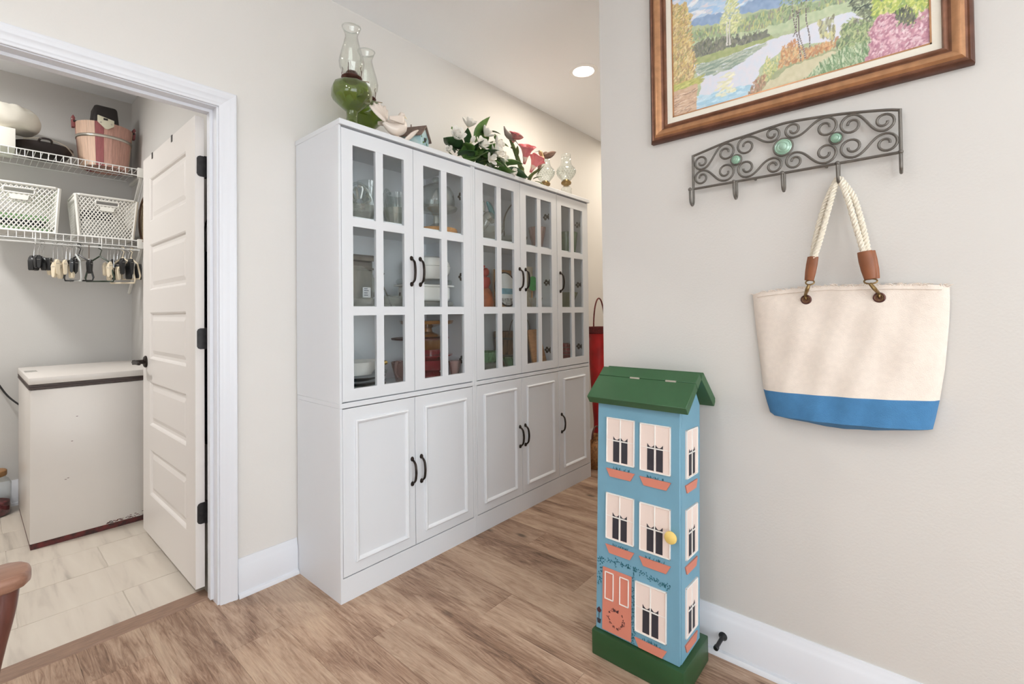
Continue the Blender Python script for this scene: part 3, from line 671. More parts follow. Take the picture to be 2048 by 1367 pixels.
# --- middle cabinet, middle shelf
t = thing('rooster_figurine', 'red and orange painted rooster figurine on the middle shelf', 'figurine', (2.06, 2.03, S2))
b = MB(); b.lathe([(.0001, 0), (.06, 0), (.065, .03), (.055, .09), (.035, .12), (.0001, .125)], (2.085, 2.03, S2), 24); b.build('base', 'rooster_orange', t)
MB().lathe([(.0001, .11), (.035, .115), (.05, .15), (.045, .18), (.02, .19), (.0001, .19)], (2.075, 2.025, S2), 24).build('body', 'rooster_red', t)
b = MB().ball((2.09, 2.015, S2+.215), .026, .022, .028).tube([(2.062, 2.02, S2+.235), (2.07, 2.02, S2+.255), (2.085, 2.02, S2+.25)], .008, 8); b.build('head', 'rooster_red', t)
one(MB().box(2.02, 2.15, 2.1, 2.108, S2, S2+.30), 'tan_card', 'paper_tan', 'plain tan card standing behind the rooster figurine', 'card')
t = thing('oval_picture', 'oval framed picture of a pale lake and shore on the middle shelf', 'picture', (2.2, 1.97, S2))
oc = (2.19, S2+.11)
MB().tube([(oc[0]+.098*math.cos(a*math.pi/24), 1.918+.03*(math.sin(a*math.pi/24)*.5+.5), oc[1]+.104*math.sin(a*math.pi/24)) for a in range(48)], .0055, 8, closed=True).build('rim', 'bronze', t)
def opic(z0, z1, mat, name, dy):
    pts = []
    for k in range(25):
        s_ = z0+(z1-z0)*k/24; pts.append((math.sqrt(max(0, 1-s_*s_))*.096, s_))
    poly = [(oc[0]+p, oc[1]+.102*q) for p, q in pts]+[(oc[0]-p, oc[1]+.102*q) for p, q in pts[::-1]]
    m = MB().prism(poly, 'y', 0, .004)
    m.v = [(v[0], v[1]+1.918+.03*((v[2]-oc[1])/.104*.5+.5)-.002, v[2]) for v in m.v]; m.build(name, mat, t)
opic(-.999, -.55, 'pic_grey', 'shore', 0); opic(-.55, -.3, 'pic_white', 'water', 0); opic(-.3, .05, 'pic_blue', 'hills', 0); opic(.05, .999, 'pic_white', 'sky', 0)
t = thing('photo_frame', 'light wooden frame standing behind the oval picture', 'frame', (2.35, 2.1, S2))
MB().box(2.26, 2.42, 2.105, 2.12, S2, S2+.25).build('backing', 'paper_tan', t)
MB().box(2.26, 2.28, 2.09, 2.105, S2, S2+.25).box(2.40, 2.42, 2.09, 2.105, S2, S2+.25).box(2.28, 2.40, 2.09, 2.105, S2+.2, S2+.25).box(2.28, 2.40, 2.09, 2.105, S2, S2+.03).build('frame', 'oak', t)
one(MB().box(2.40, 2.535, 1.995, 2.003, S2, S2+.275), 'tan_card', 'paper_tan', 'plain tan card standing behind the green glass disc', 'card')
t = thing('green_disc', 'bright green glass disc standing in front of a tan card', 'glass disc', (2.482, 1.96, S2))
m = MB().lathe([(.0001, 0), (.03, .001), (.034, .004), (.048, .002), (.05, .004), (.048, .008), (.0001, .008)], (0,0,0), 36); m.xf(Matrix.Translation((2.482, 1.955, S2+.157)) @ Matrix.Rotation(R_(90), 4, 'X')); m.build('disc', 'green_disc', t)
MB().tube([(2.482, 1.96, S2+.112), (2.482, 1.965, S2)], .006, 8).build('foot', 'oak', t)
t = thing('crystal_basket', 'small cut glass basket in front of the green disc', 'glass basket', (2.44, 1.898, S2))
MB().lathe(cup(.03, .045, .06), (2.44, 1.898, S2), 36, 12, .05).build('bowl', 'cut_glass', t)
# --- middle cabinet, lowest shelf
one(MB().lathe(cup(.07, .1, .055), (2.045, 1.975, S3), 40, 20, .03), 'cut_glass_bowl', 'cut_glass', 'cut glass bowl at the left of the middle cabinet bottom shelf, under another', 'bowl')
one(MB().lathe(cup(.065, .098, .06), (2.045, 1.975, S3+.056), 40, 20, .03), 'cut_glass_bowl', 'green_cut', 'pale green cut glass bowl nested on a clear one', 'bowl')
one(MB().lathe(cup(.05, .076, .065), (2.26, 1.932, S3), 40, 14, .06), 'green_ruffled_bowl', 'green_cut', 'pale green ruffled glass bowl in front of the wooden bucket', 'bowl')
t = thing('wooden_bucket', 'old brown wooden bucket with wire bail handle in the cabinet', 'bucket', (2.40, 2.08, S3))
MB().lathe([(.0001, 0), (.1, 0), (.118, .222), (.110, .222), (.093, .02), (.0001, .02)], (2.40, 2.08, S3), 28).build('staves', 'bucket_wood', t)
MB().shell([(.1065, .06), (.1078, .075)], (2.40, 2.08, S3), 28).build('hoop', 'iron', t, solid=.002)
MB().shell([(.1150, .172), (.1163, .187)], (2.40, 2.08, S3), 28).build('hoop', 'iron', t, solid=.002)
MB().tube(arc((2.40, 2.0, S3+.218), .105, 0, 180, 16, 'xz', .12), .003, 6).build('bail', 'iron', t)
m = MB().prism([(-.065, 0), (.072, 0), (.082, .01), (.055, .225), (.042, .238), (-.055, .238), (-.065, .228)], 'y', -.008, .008)
m.xf(Matrix.Translation((2.468, 1.895, S3+.002)) @ Matrix.Rotation(R_(-12), 4, 'X'))
one(m, 'cutting_board', 'board_wood', 'light brown wooden cutting board leaning inside the middle cabinet', 'cutting board', bevel=.003)
# --- end cabinet
one(MB().lathe(cup(.064, .083, .15, .006), (2.866, 1.938, S1), 36, 30, .012), 'green_pot', 'pot_green', 'dark green ribbed planter pot on the top shelf of the end cabinet', 'pot')
one(MB().lathe(cup(.055, .100, .105, .006), (2.852, 1.952, S2), 36), 'olive_bowl', 'olive', 'deep olive green bowl on the middle shelf of the end cabinet', 'bowl')
t = thing('red_candle_cup', 'dark red glass cup in a wire holder on the end cabinet bottom shelf', 'cup', (2.80, 1.912, S3))
MB().lathe(cup(.045, .055, .125, .004), (2.80, 1.912, S3), 28).build('cup', 'red_glass', t)
b = MB()
for z in (.05, .075, .1): b.tube(arc((2.80, 1.912, S3+z), .06, 0, 360, 24, 'xy'), .0018, 5)
b.tube(spline([(2.77, 1.872, S3+.1), (2.775, 1.862, S3+.13), (2.795, 1.862, S3+.145), (2.80, 1.862, S3+.125)], 5), .0018, 5); b.build('wire_holder', 'iron', t)

# ------------------------------------------------------------------ painting
t = thing('framed_painting', 'framed oil painting of a river landscape in a bronze wooden frame', 'painting', (XW2, .318, 1.838))
fy0, fy1, fz0, fz1 = -.126, .762, 1.838, 2.512
FPf = [(0, 0, 'frame_dark'), (0, .018, ), (.004, .024), (.009, .027), (.013, .024), (.018, .026), (.026, .032), (.034, .030), (.044, .022), (.05, .018), (.054, .021), (.060, .021), (.063, .014), (.063, 0)]
prof = [(p[0], p[1]) for p in FPf]
def frame_bar(side, i0, i1, mat, name, par):
    pr = prof[i0:i1+1]; vs = []
    for e in (0, 1):
        for d, h in pr:
            x = XW2-h-.001
            if side == 'b': vs.append((x, (fy0+d) if e == 0 else (fy1-d), fz0+d))
            if side == 't': vs.append((x, (fy0+d) if e == 0 else (fy1-d), fz1-d))
            if side == 'l': vs.append((x, fy1-d, (fz0+d) if e == 0 else (fz1-d)))
            if side == 'r': vs.append((x, fy0+d, (fz0+d) if e == 0 else (fz1-d)))
    k = len(pr); return MB().add(vs, [(i, i+1, i+1+k, i+k) for i in range(k-1)]).build(name, mat, par, solid=0)
for side in 'btlr':
    bar = frame_bar(side, 0, 3, 'frame_dark', 'frame_rail', t)
    frame_bar(side, 3, 5, 'frame_brown', 'bead', bar); frame_bar(side, 5, 8, 'frame_gold', 'cove', bar); frame_bar(side, 8, 13, 'frame_brown', 'inner_lip', bar)
ly0, ly1, lz0, lz1 = fy0+.06, fy1-.06, fz0+.06, fz1-.06
LW = .023
b = MB().box(XW2-.013, XW2-.004, ly0, ly1, lz0, lz0+LW).box(XW2-.013, XW2-.004, ly0, ly1, lz1-LW, lz1).box(XW2-.013, XW2-.004, ly0, ly0+LW, lz0+LW, lz1-LW).box(XW2-.013, XW2-.004, ly1-LW, ly1, lz0+LW, lz1-LW)
b.build('linen_liner', 'linen', t, smooth=False)
cy0, cy1, cz0, cz1 = ly0+LW, ly1-LW, lz0+LW, lz1-LW
b = MB()
for a in ((cy0, cy1, cz0, cz0+.004), (cy0, cy1, cz1-.004, cz1), (cy0, cy0+.004, cz0, cz1), (cy1-.004, cy1, cz0, cz1)): b.box(XW2-.014, XW2-.004, *a)
b.build('gold_fillet', 'frame_gold', t, smooth=False)
# the canvas: a brush-stroke landscape computed here and stored as vertex colours of flat print
W_, H_ = 430, 290
rng = np.random.default_rng(3)
def smooth_noise(sx, sy):
    g = rng.random((sy+2, sx+2)); yi = np.linspace(0, sy, H_); xi = np.linspace(0, sx, W_)
    y0 = yi.astype(int); x0 = xi.astype(int); fy = (yi-y0)[:, None]; fx = (xi-x0)[None, :]
    a = g[y0][:, x0]; b_ = g[y0][:, x0+1]; c = g[y0+1][:, x0]; d = g[y0+1][:, x0+1]
    return (a*(1-fx)+b_*fx)*(1-fy)+(c*(1-fx)+d*fx)*fy
U, V = np.meshgrid(np.linspace(0, 1, W_), np.linspace(0, 1, H_))
VS = .5/(cz1-cz0); V0 = (1.922-cz0)/(cz1-cz0)
jn1, jn2 = smooth_noise(60, 40)-.5, smooth_noise(60, 40)-.5
def inside(poly, u, v):
    r = np.zeros(u.shape, bool); n = len(poly); j = n-1
    for i in range(n):
        (xi_, yi_), (xj, yj) = poly[i], poly[j]
        c = ((yi_ > v) != (yj > v)) & (u < (xj-xi_)*(v-yi_)/((yj-yi_) or 1e-9)+xi_); r ^= c; j = i
    return r
IMG = np.zeros((H_, W_, 3))
def pv(poly): return [(p[0], p[1]*VS+V0) for p in poly]
def fillp(poly, c1, c2, jit=.012):
    m = inside(pv(poly), U+jn1*jit*2, V+jn2*jit*2); n = smooth_noise(90, 50)[..., None]
    IMG[m] = (np.array(c1)*(1-n)+np.array(c2)*n)[m]
def strokes(poly, cols, n, ln=5, wd=1.6, ang=90, spread=25):
    P = pv(poly); xs = [p[0] for p in P]; ys = [p[1] for p in P]
    for _ in range(n):
        u = rng.uniform(min(xs), max(xs)); v = rng.uniform(min(ys), max(ys))
        if not inside(P, np.array([u]), np.array([v]))[0]: continue
        a = math.radians(ang+rng.normal()*spread); c = np.array(cols[rng.integers(len(cols))])+rng.normal()*8
        cx, cy = u*W_, v*H_; R0 = int(ln+3); x0, x1, y0, y1 = max(0, int(cx)-R0), min(W_, int(cx)+R0), max(0, int(cy)-R0), min(H_, int(cy)+R0)
        if x1 <= x0 or y1 <= y0: continue
        yy, xx = np.mgrid[y0:y1, x0:x1]; dx = xx-cx; dy = yy-cy
        p = dx*math.cos(a)+dy*math.sin(a); q = -dx*math.sin(a)+dy*math.cos(a)
        m = (p/ln)**2+(q/wd)**2 < 1; IMG[y0:y1, x0:x1][m] = IMG[y0:y1, x0:x1][m]*.25+c*.75
IMG[:] = (196, 216, 240)
fillp([(-.1, -.5), (1.1, -.5), (1.1, .4), (-.1, .7)], (196, 208, 160), (168, 190, 140))
fillp([(-.1, .62), (.1, .64), (1.1, .36), (1.1, 2), (-.1, 2)], (206, 218, 240), (150, 196, 236), .01)
strokes([(0, .66), (.5, .57), (1, .45), (1, 1.1), (0, 1.1)], [(238, 240, 246), (228, 216, 228), (170, 206, 240), (140, 190, 236)], 900, 12, 3, 5, 15)
fillp([(0.093, 0.65), (0.126, 0.674), (0.205, 0.66), (0.251, 0.632), (0.325, 0.632), (0.41, 0.634), (0.504, 0.59), (.75, .53), (1, .45), (1, .36), (.7, .45), (0.509, 0.522), (0.325, 0.574), (0.235, 0.57), (0.101, 0.63)], (120, 156, 206), (146, 178, 220))
fillp([(0.0, 0.60), (0.205, 0.575), (0.324, 0.53), (0.423, 0.536), (0.522, 0.506), (0.615, 0.476), (0.75, 0.44), (0.75, 0.40), (0.614, 0.40), (0.463, 0.412), (0.352, 0.432), (0.0, 0.53)], (138, 168, 126), (172, 196, 140), .02)
strokes([(0.06, 0.60), (0.324, 0.53), (0.522, 0.506), (0.75, 0.44), (0.75, 0.40), (0.463, 0.412), (0.06, 0.53)], [(120, 150, 110), (150, 178, 120), (182, 200, 130), (206, 206, 120), (150, 140, 128)], 1500, 5, 1.4, 90, 20)
fillp([(0.0, 0.545), (0.352, 0.44), (0.463, 0.418), (0.614, 0.41), (0.85, 0.392), (0.85, 0.30), (0.644, 0.352), (0.488, 0.35), (0.323, 0.406), (0.0, 0.474)], (206, 218, 172), (176, 202, 150))
fillp([(0.1, 0.345), (0.241, 0.322), (0.365, 0.33), (0.475, 0.328), (0.552, 0.322), (0.661, 0.346), (0.757, 0.33), (0.799, 0.262), (0.717, 0.222), (0.71, 0.174), (0.612, 0.22), (0.507, 0.238), (0.413, 0.176), (0.362, -.05), (0.10, -.05), (0.144, 0.182), (0.13, 0.264)], (212, 222, 240), (226, 222, 234), .006)
strokes([(.12, .0), (.36, .0), (.37, .07), (.13, .1)], [(150, 206, 234), (170, 216, 238), (190, 222, 240)], 260, 9, 2.5, 3, 8)
strokes([(.21, .05), (.30, .05), (.29, .2), (.23, .2)], [(232, 230, 180), (238, 236, 206)], 60, 6, 2, 5, 10)
strokes([(0.122, 0.33), (0.263, 0.315), (0.448, 0.316), (0.365, 0.272), (0.292, 0.228), (0.216, 0.22), (0.13, 0.24)], [(150, 172, 150), (128, 156, 136), (176, 192, 168), (190, 200, 180)], 420, 9, 1.6, 5, 8)
strokes([(0.638, 0.334), (0.701, 0.336), (0.694, 0.194), (0.648, 0.232)], [(132, 128, 96), (190, 196, 150), (222, 216, 140)], 90, 5, 2, 85, 10)
fillp([(0.099, 0.458), (0.148, 0.498), (0.218, 0.46), (0.242, 0.468), (0.323, 0.42), (0.448, 0.394), (0.462, 0.36), (0.352, 0.36), (0.241, 0.376), (0.111, 0.382)], (104, 112, 104), (138, 140, 116), .02)
strokes([(0.099, 0.458), (0.148, 0.498), (0.242, 0.468), (0.448, 0.394), (0.352, 0.36), (0.241, 0.376), (0.111, 0.382)], [(88, 94, 92), (124, 122, 112), (150, 148, 120), (108, 118, 90)], 420, 4, 1.3, 90, 25)
fillp([(0.10, 0.382), (0.241, 0.376), (0.365, 0.358), (0.462, 0.36), (0.475, 0.328), (0.365, 0.33), (0.241, 0.322), (0.10, 0.338)], (150, 170, 96), (182, 190, 120), .008)
fillp([(-.01, .85), (0.077, 0.81), (0.097, 0.69), (0.066, 0.59), (0.103, 0.504), (0.094, 0.422), (0.122, 0.344), (0.104, 0.22), (-.01, 0.2)], (196, 160, 96), (222, 192, 120), .02)
strokes([(0, .84), (0.077, 0.8), (0.1, 0.66), (0.105, 0.5), (0.125, 0.34), (0.104, 0.22), (0, 0.2)], [(214, 176, 96), (230, 200, 110), (182, 138, 96), (168, 160, 92), (236, 214, 150)], 1300, 4, 1.5, 60, 35)
strokes([(0.0, 0.238), (0.153, 0.238), (0.144, 0.19), (0, 0.17)], [(206, 206, 96), (176, 180, 84)], 160, 7, 1.5, 8, 10)
fillp([(-.01, .19), (0.128, 0.196), (0.114, -.1), (-.01, -.1)], (206, 160, 122), (226, 186, 150), .004)
strokes([(0, .18), (.12, .18), (.11, 0), (0, 0)], [(150, 112, 90), (236, 208, 180), (190, 140, 110)], 70, 7, .8, 5, 8)
strokes([(0.259, 0.656), (0.282, 0.74), (0.304, 0.74), (0.325, 0.612), (0.335, 0.524), (0.31, 0.456), (0.258, 0.488), (0.235, 0.55)], [(226, 228, 150), (206, 216, 130), (236, 236, 180), (186, 200, 140)], 420, 4, 1.5, 30, 40)
for q in ((.266, .274), (.278, .286)): fillp([(q[0], .39), (q[1], .39), (q[1]-.002, .56), (q[0]+.002, .56)], (236, 232, 224), (200, 196, 190), .003)
fillp([(0.362, -.05), (0.413, 0.1), (0.485, 0.12), (0.581, 0.14), (0.716, 0.138), (0.9, 0.1), (0.9, -.05)], (176, 182, 132), (146, 160, 110), .01)
fillp([(0.36, -.05), (0.444, 0.05), (0.524, 0.105), (0.60, 0.125), (0.72, 0.124), (0.66, 0.074), (0.598, 0.0), (0.55, -.05)], (222, 212, 172), (206, 198, 150), .01)
strokes([(0.485, 0.126), (0.5, 0.25), (0.552, 0.275), (0.57, 0.224), (0.6, 0.19), (0.71, 0.2), (0.71, 0.15), (0.575, 0.13)], [(222, 156, 96), (206, 128, 80), (236, 186, 120), (180, 130, 90)], 620, 4, 1.4, 80, 35)
strokes([(0.411, 0.076), (0.426, 0.17), (0.44, 0.23), (0.46, 0.184), (0.487, 0.204), (0.479, 0.13), (0.446, 0.068)], [(190, 200, 110), (150, 176, 120), (226, 216, 140)], 260, 3.5, 1.2, 90, 35)
strokes([(0.344, -.02), (0.392, 0.106), (0.433, 0.108), (0.431, 0.052), (0.40, -.02)], [(182, 122, 96), (206, 156, 120), (150, 120, 90)], 260, 3.5, 1.2, 90, 30)
for (u0, v0), (u1, v1) in (((.529, .75), (.569, .13)), ((.557, .46), (.585, .14)), ((.591, .62), (.603, .2)), ((.545, .3), (.577, .5))):
    for k in range(160):
        f_ = k/159; u = u0+(u1-u0)*f_+.004*math.sin(f_*9); v = (v0+(v1-v0)*f_)*VS+V0; x_, y_ = int(u*W_), int(v*H_)
        if 0 <= x_ < W_-1 and 0 <= y_ < H_: IMG[y_, x_:x_+2] = (110, 98, 96) if k % 7 else (226, 220, 214)
strokes([(.5, .46), (.62, .46), (.64, .8), (.48, .8)], [(150, 176, 120), (178, 196, 140), (120, 150, 100)], 420, 3.5, 1.2, 60, 40)
fillp([(0.70, 0.15), (0.724, 0.26), (0.757, 0.29), (0.783, 0.212), (0.825, 0.246), (0.83, 0.11), (0.80, -.02), (0.733, 0.08)], (110, 138, 92), (138, 160, 110), .02)
strokes([(0.70, 0.15), (0.724, 0.27), (0.757, 0.29), (0.825, 0.246), (0.825, 0.08), (0.80, 0), (0.733, 0.08)], [(96, 126, 84), (150, 176, 110), (186, 200, 130), (112, 112, 96)], 520, 4, 1.3, 70, 35)
strokes([(0.579, -.01), (0.647, 0.074), (0.726, 0.122), (0.81, 0.112), (0.812, -.02)], [(120, 158, 104), (90, 136, 84), (176, 200, 150), (206, 220, 180)], 520, 7, 1, 100, 18)
strokes([(0.75, 0.36), (0.77, 0.9), (0.86, 0.9), (0.87, 0.27), (0.815, 0.25), (0.778, 0.30)], [(84, 96, 84), (110, 122, 90), (60, 74, 66), (130, 140, 110)], 900, 5, 1.4, 20, 40)
strokes([(0.825, 0.25), (0.83, 0.8), (1, 0.8), (1, 0.15), (0.943, 0.142), (0.876, 0.2)], [(196, 214, 76), (222, 226, 96), (156, 186, 70), (120, 160, 70), (236, 232, 140)], 2000, 5, 1.7, 60, 40)
strokes([(0.88, 0.23), (0.935, 0.25), (0.96, 0.146), (0.923, 0.09), (0.89, 0.14)], [(92, 96, 84), (120, 124, 96), (70, 76, 70)], 160, 5, 1.2, 85, 15)
fillp([(0.796, -.1), (0.819, 0.09), (0.813, 0.174), (0.836, 0.24), (0.876, 0.244), (0.905, 0.156), (0.914, 0.1), (0.952, 0.128), (0.963, 0.19), (1.01, 0.19), (1.01, -.1)], (198, 130, 150), (220, 158, 176), .025)
strokes([(0.796, -.02), (0.819, 0.09), (0.813, 0.174), (0.836, 0.24), (0.876, 0.244), (0.905, 0.156), (0.952, 0.128), (0.963, 0.19), (1, 0.19), (1, -.02)], [(206, 128, 150), (232, 176, 190), (176, 96, 124), (240, 206, 214), (190, 116, 138)], 900, 5, 1.6, 60, 50)
IMG = np.clip(IMG, 0, 255)/255; gm = IMG.mean(2, keepdims=True); IMG = np.clip((gm+(IMG-gm)*.80)*.86+.13, 0, 1)
vs = [(XW2-.0105, cy1-(cy1-cy0)*i/(W_-1), cz0+(cz1-cz0)*j/(H_-1)) for j in range(H_) for i in range(W_)]
fs = [(j*W_+i, j*W_+i+1, (j+1)*W_+i+1, (j+1)*W_+i) for j in range(H_-1) for i in range(W_-1)]
m = bpy.data.materials.new('oil_paint'); m.use_nodes = True; nt = m.node_tree; pb = nt.nodes['Principled BSDF']; at = nt.nodes.new('ShaderNodeVertexColor'); at.layer_name = 'paint'
nt.links.new(at.outputs[0], pb.inputs['Base Color']); pb.inputs['Roughness'].default_value = .5; MATS['oil_paint'] = m
n_ = nt.nodes.new('ShaderNodeTexNoise'); n_.inputs['Scale'].default_value = 160; bp = nt.nodes.new('ShaderNodeBump'); bp.inputs['Strength'].default_value = .25; bp.inputs['Distance'].default_value = .002
nt.links.new(n_.outputs[0], bp.inputs['Height']); nt.links.new(bp.outputs[0], pb.inputs['Normal'])
me = bpy.data.meshes.new('canvas'); org = Vector(t.location); me.from_pydata([tuple(Vector(v)-org) for v in vs], [], fs); me.materials.append(m)
ca = me.color_attributes.new('paint', 'BYTE_COLOR', 'POINT'); ca.data.foreach_set('color_srgb', np.concatenate([IMG.reshape(-1, 3), np.ones((W_*H_, 1))], 1).ravel().astype(np.float32))
cv = bpy.data.objects.new('canvas', me); COL.objects.link(cv); cv.parent = t
MB().box(XW2-.0095, XW2-.004, cy0, cy1, cz0, cz1).build('canvas_board', 'linen', t)

# ------------------------------------------------------------------ scroll hook rack
XR = 1.711
t = thing('hook_rack', 'dark scrolled iron hook rack with green glass beads', 'hook rack', (XW2, .315, 1.638))
def rk(h, z, x=XR): return (x, .604-h, z)
rr = .0044
top = [(0, 1.757), (.11, 1.779), (.186, 1.787), (.26, 1.795), (.31, 1.797), (.402, 1.789), (.469, 1.780), (.545, 1.766), (.577, 1.757)]
MB().tube(spline([rk(*p) for p in top], 5), rr, 8).build('top_bar', 'iron', t)
MB().tube([rk(0, 1.638), rk(.577, 1.638)], rr, 8).build('bottom_bar', 'iron', t)
MB().tube([rk(0, 1.76), rk(0, 1.636)], rr, 8).build('end_post', 'iron', t)
MB().tube([rk(.577, 1.76), rk(.577, 1.636)], rr, 8).build('end_post', 'iron', t)
def spiral(cx, cz, R, start, ccw, turns=1.25, n=26, outward=True):
    o = []
    for i in range(n+1):
        f_ = i/n; a = start+(1 if ccw else -1)*(-turns*2*math.pi*(1-f_)); r = R*(.30+.70*f_)
        o.append((cx+r*math.cos(a), cz+r*math.sin(a)))
    return o
def scroll(c1, c2, R1, R2, low_first):
    sg = -1 if low_first else 1
    a = spiral(c1[0], c1[1], R1, sg*math.pi/2, low_first)
    # second spiral reversed: arrive at its opposite extreme heading the same way
    b_ = [(2*c2[0]-p[0], 2*c2[1]-p[1]) for p in spiral(c2[0], c2[1], R2, sg*math.pi/2, low_first)][::-1]
    p0, p3 = a[-1], b_[0]; k = (p3[0]-p0[0])*.45
    mid = [(v.x, v.y) for v in bez((p0[0], p0[1], 0), (p0[0]+k, p0[1], 0), (p3[0]-k, p3[1], 0), (p3[0], p3[1], 0), 14)]
    pts = a+mid[1:-1]+b_
    MB().tube([rk(*p) for p in pts], .0037, 8).build('scroll', 'iron', t)
SC = [((.030, 1.729), (.112, 1.745), .026, .030, True), ((.030, 1.673), (.110, 1.679), .026, .031, False),
      ((.178, 1.751), (.256, 1.771), .031, .024, False), ((.177, 1.677), (.258, 1.667), .030, .026, True),
      ((.316, 1.770), (.402, 1.754), .025, .031, True), ((.318, 1.670), (.400, 1.677), .027, .031, False),
      ((.466, 1.745), (.541, 1.735), .030, .027, False), ((.466, 1.679), (.545, 1.671), .031, .029, True)]
for s_ in SC: scroll(*s_)
for h, z, r in ((.146, 1.711, .0165), (.287, 1.721, .027), (.428, 1.714, .0165)):
    c_ = rk(h, z, XR-.002)
    rim = MB().tube([(c_[0], c_[1]+r*math.cos(a*math.pi/20), c_[2]+r*math.sin(a*math.pi/20)) for a in range(40)], .0032, 8, closed=True).build('bead_setting', 'iron', t)
    m_ = MB().lathe([(.0001, -.002), (r-.002, -.002), (r-.002, .003), (r*.82, .006), (r*.74, .0045), (r*.66, .0065), (r*.5, .0085), (r*.42, .0072), (r*.34, .009), (.0001, .0105)], (0,0,0), 28); m_.xf(Matrix.Translation(c_) @ Matrix.Rotation(R_(-90), 4, 'Y')); m_.build('bead', 'bead', rim)
for i, h in enumerate((0, .146, .289, .433, .577)):
    y = .604-h; side = .012 if i == 0 else 0
    pts = spline([(XR, y, 1.640), (XR, y, 1.600), (XR-.004, y, 1.583), (XR-.016, y, 1.577), (XR-.030, y, 1.586), (XR-.034, y, 1.606), (XR-.035, y, 1.626)], 5)
    hk = MB().tube(pts, .0042, 8).ball((XR-.035, y, 1.630), .0065).build('hook', 'iron', t)
for h in (.2, .4):   # stand-offs that carry the rack on the wall
    MB().tube([rk(h, 1.638, XR), rk(h, 1.638, XW2)], .004, 8).build('stand_off', 'iron', t)

# ------------------------------------------------------------------ tote bag
t = thing('tote_bag', 'cream canvas tote bag with blue base hanging by rope handles', 'bag', (1.68, .17, .85))
Lp = [(.846, .30), (.852, .352), (.864, .371), (.90, .381), (.940, .390), (1.0, .396), (1.1, .405), (1.2, .414), (1.250, .417)]
Rp = [(.846, .04), (.850, .0), (.866, -.026), (.90, -.033), (.950, -.042), (1.035, -.054), (1.16, -.0645), (1.22, -.067), (1.258, -.067)]
def lerp(tab, z):
    for (a, p), (b_, q) in zip(tab[:-1], tab[1:]):
        if z <= b_: return p+(q-p)*max(0, (z-a))/(b_-a)
    return tab[-1][1]
def seamz(s_): return .938+.012*s_
def topz(s_): return 1.251+.016*math.sin(math.pi*min(1, s_*1.0))**.7*(1 if s_ < .5 else .8)+.008*s_
def botz(s_): return .857+.012*s_**3-.013*math.sin(math.pi*s_)
def foldz(s_): return botz(s_)+.001+.021*math.sin(math.pi*s_)**.8
def bagpt(s_, z, front):
    y = lerp(Lp, z)*(1-s_)+lerp(Rp, z)*s_
    e = min(1, math.sin(math.pi*min(max(s_, 0), 1))**.45) if 0 < s_ < 1 else 0
    hz = (z-.85)/.41; th = (.075*(1-.62*hz))*e
    if z < foldz(s_): th *= .30+.70*max(0, (z-botz(s_)))/(foldz(s_)-botz(s_))
    wr = .0035*math.sin(9*s_+5*z)*math.sin(23*z+3*s_)+.0025*math.sin(31*s_-17*z)
    x = 1.726-(th+.004+wr*e if front else .001)
    if hz > .93: x -= .0
    return (x, y, z)
def bagpart(name, mat, z0f, z1f, nz, caps=()):
    ns = 40; m_ = MB()
    for front in (True, False):
        m_.grid(lambda u, v, fr=front: bagpt(u, z0f(u)*(1-v)+z1f(u)*v, fr), ns, nz)
    # close sides and bottom
    for e in (0, 1): m_.grid(lambda u, v, e=e: tuple(Vector(bagpt(e, z0f(e)*(1-v)+z1f(e)*v, True)).lerp(Vector(bagpt(e, z0f(e)*(1-v)+z1f(e)*v, False)), u)), 1, nz)
    for w_ in caps:
        zf = z0f if w_ == 'b' else z1f
        m_.grid(lambda u, v: tuple(Vector(bagpt(u, zf(u), True)).lerp(Vector(bagpt(u, zf(u), False)), v)), ns, 1)
    return m_.build(name, mat, t, weld=True)
bagpart('canvas_body', 'canvas', seamz, topz, 26)
bagpart('blue_base', 'canvas_blue', foldz, seamz, 12)
bagpart('bottom_gusset', 'canvas_blue', botz, foldz, 3, ('b',))
m_ = MB().grid(lambda u, v: tuple(Vector(bagpt(u*.98+.01, topz(u)-.02, True)).lerp(Vector(bagpt(u*.98+.01, topz(u)-.02, False)), .06+.88*v)), 30, 1); m_.build('lining', 'canvas_in', t)
m_ = MB().tube([tuple(Vector(bagpt(u/30, topz(u/30)-.012, True))+Vector((-.0012, 0, 0))) for u in range(1, 30)], .0022, 6); m_.build('top_hem', 'canvas', t)
b = MB(); random.seed(4)
for k in range(190):
    u = random.random(); p = Vector(bagpt(u, topz(u), random.random() < .65)); d = Vector((-.003*random.random(), random.uniform(-.012, .012), random.uniform(.001, .0065)))
    b.tube([p-Vector((0, 0, .003)), p+d*.5, p+d+Vector((0, random.uniform(-.006, .006), -.001))], [.0014, .0012, .0006], 4)
tag(b.build('frayed_edge', 'canvas', t), kind='stuff')
def rope(path, r, par, name='rope'):
    ptsR = spline(path, 14); m_ = MB(); L_ = 0; fr = []; prev = None
    for i, p in enumerate(ptsR):
        tv = (ptsR[min(i+1, len(ptsR)-1)]-ptsR[max(i-1, 0)]).normalized()
        if prev is None: u = tv.orthogonal().normalized()
        else: u = (prev-tv*prev.dot(tv)).normalized()
        prev = u
        if i: L_ += (p-ptsR[i-1]).length
        fr.append((p, u, tv.cross(u), L_))
    for s_ in range(3):
        pp = [p+(u*math.cos(l_*190+s_*2.094)+w_*math.sin(l_*190+s_*2.094))*r*.60 for p, u, w_, l_ in fr]; m_.tube(pp, r*.50, 6)
    return m_.build(name, 'rope', par)
gl, gr_ = (.259, 1.230), (.081, 1.231)
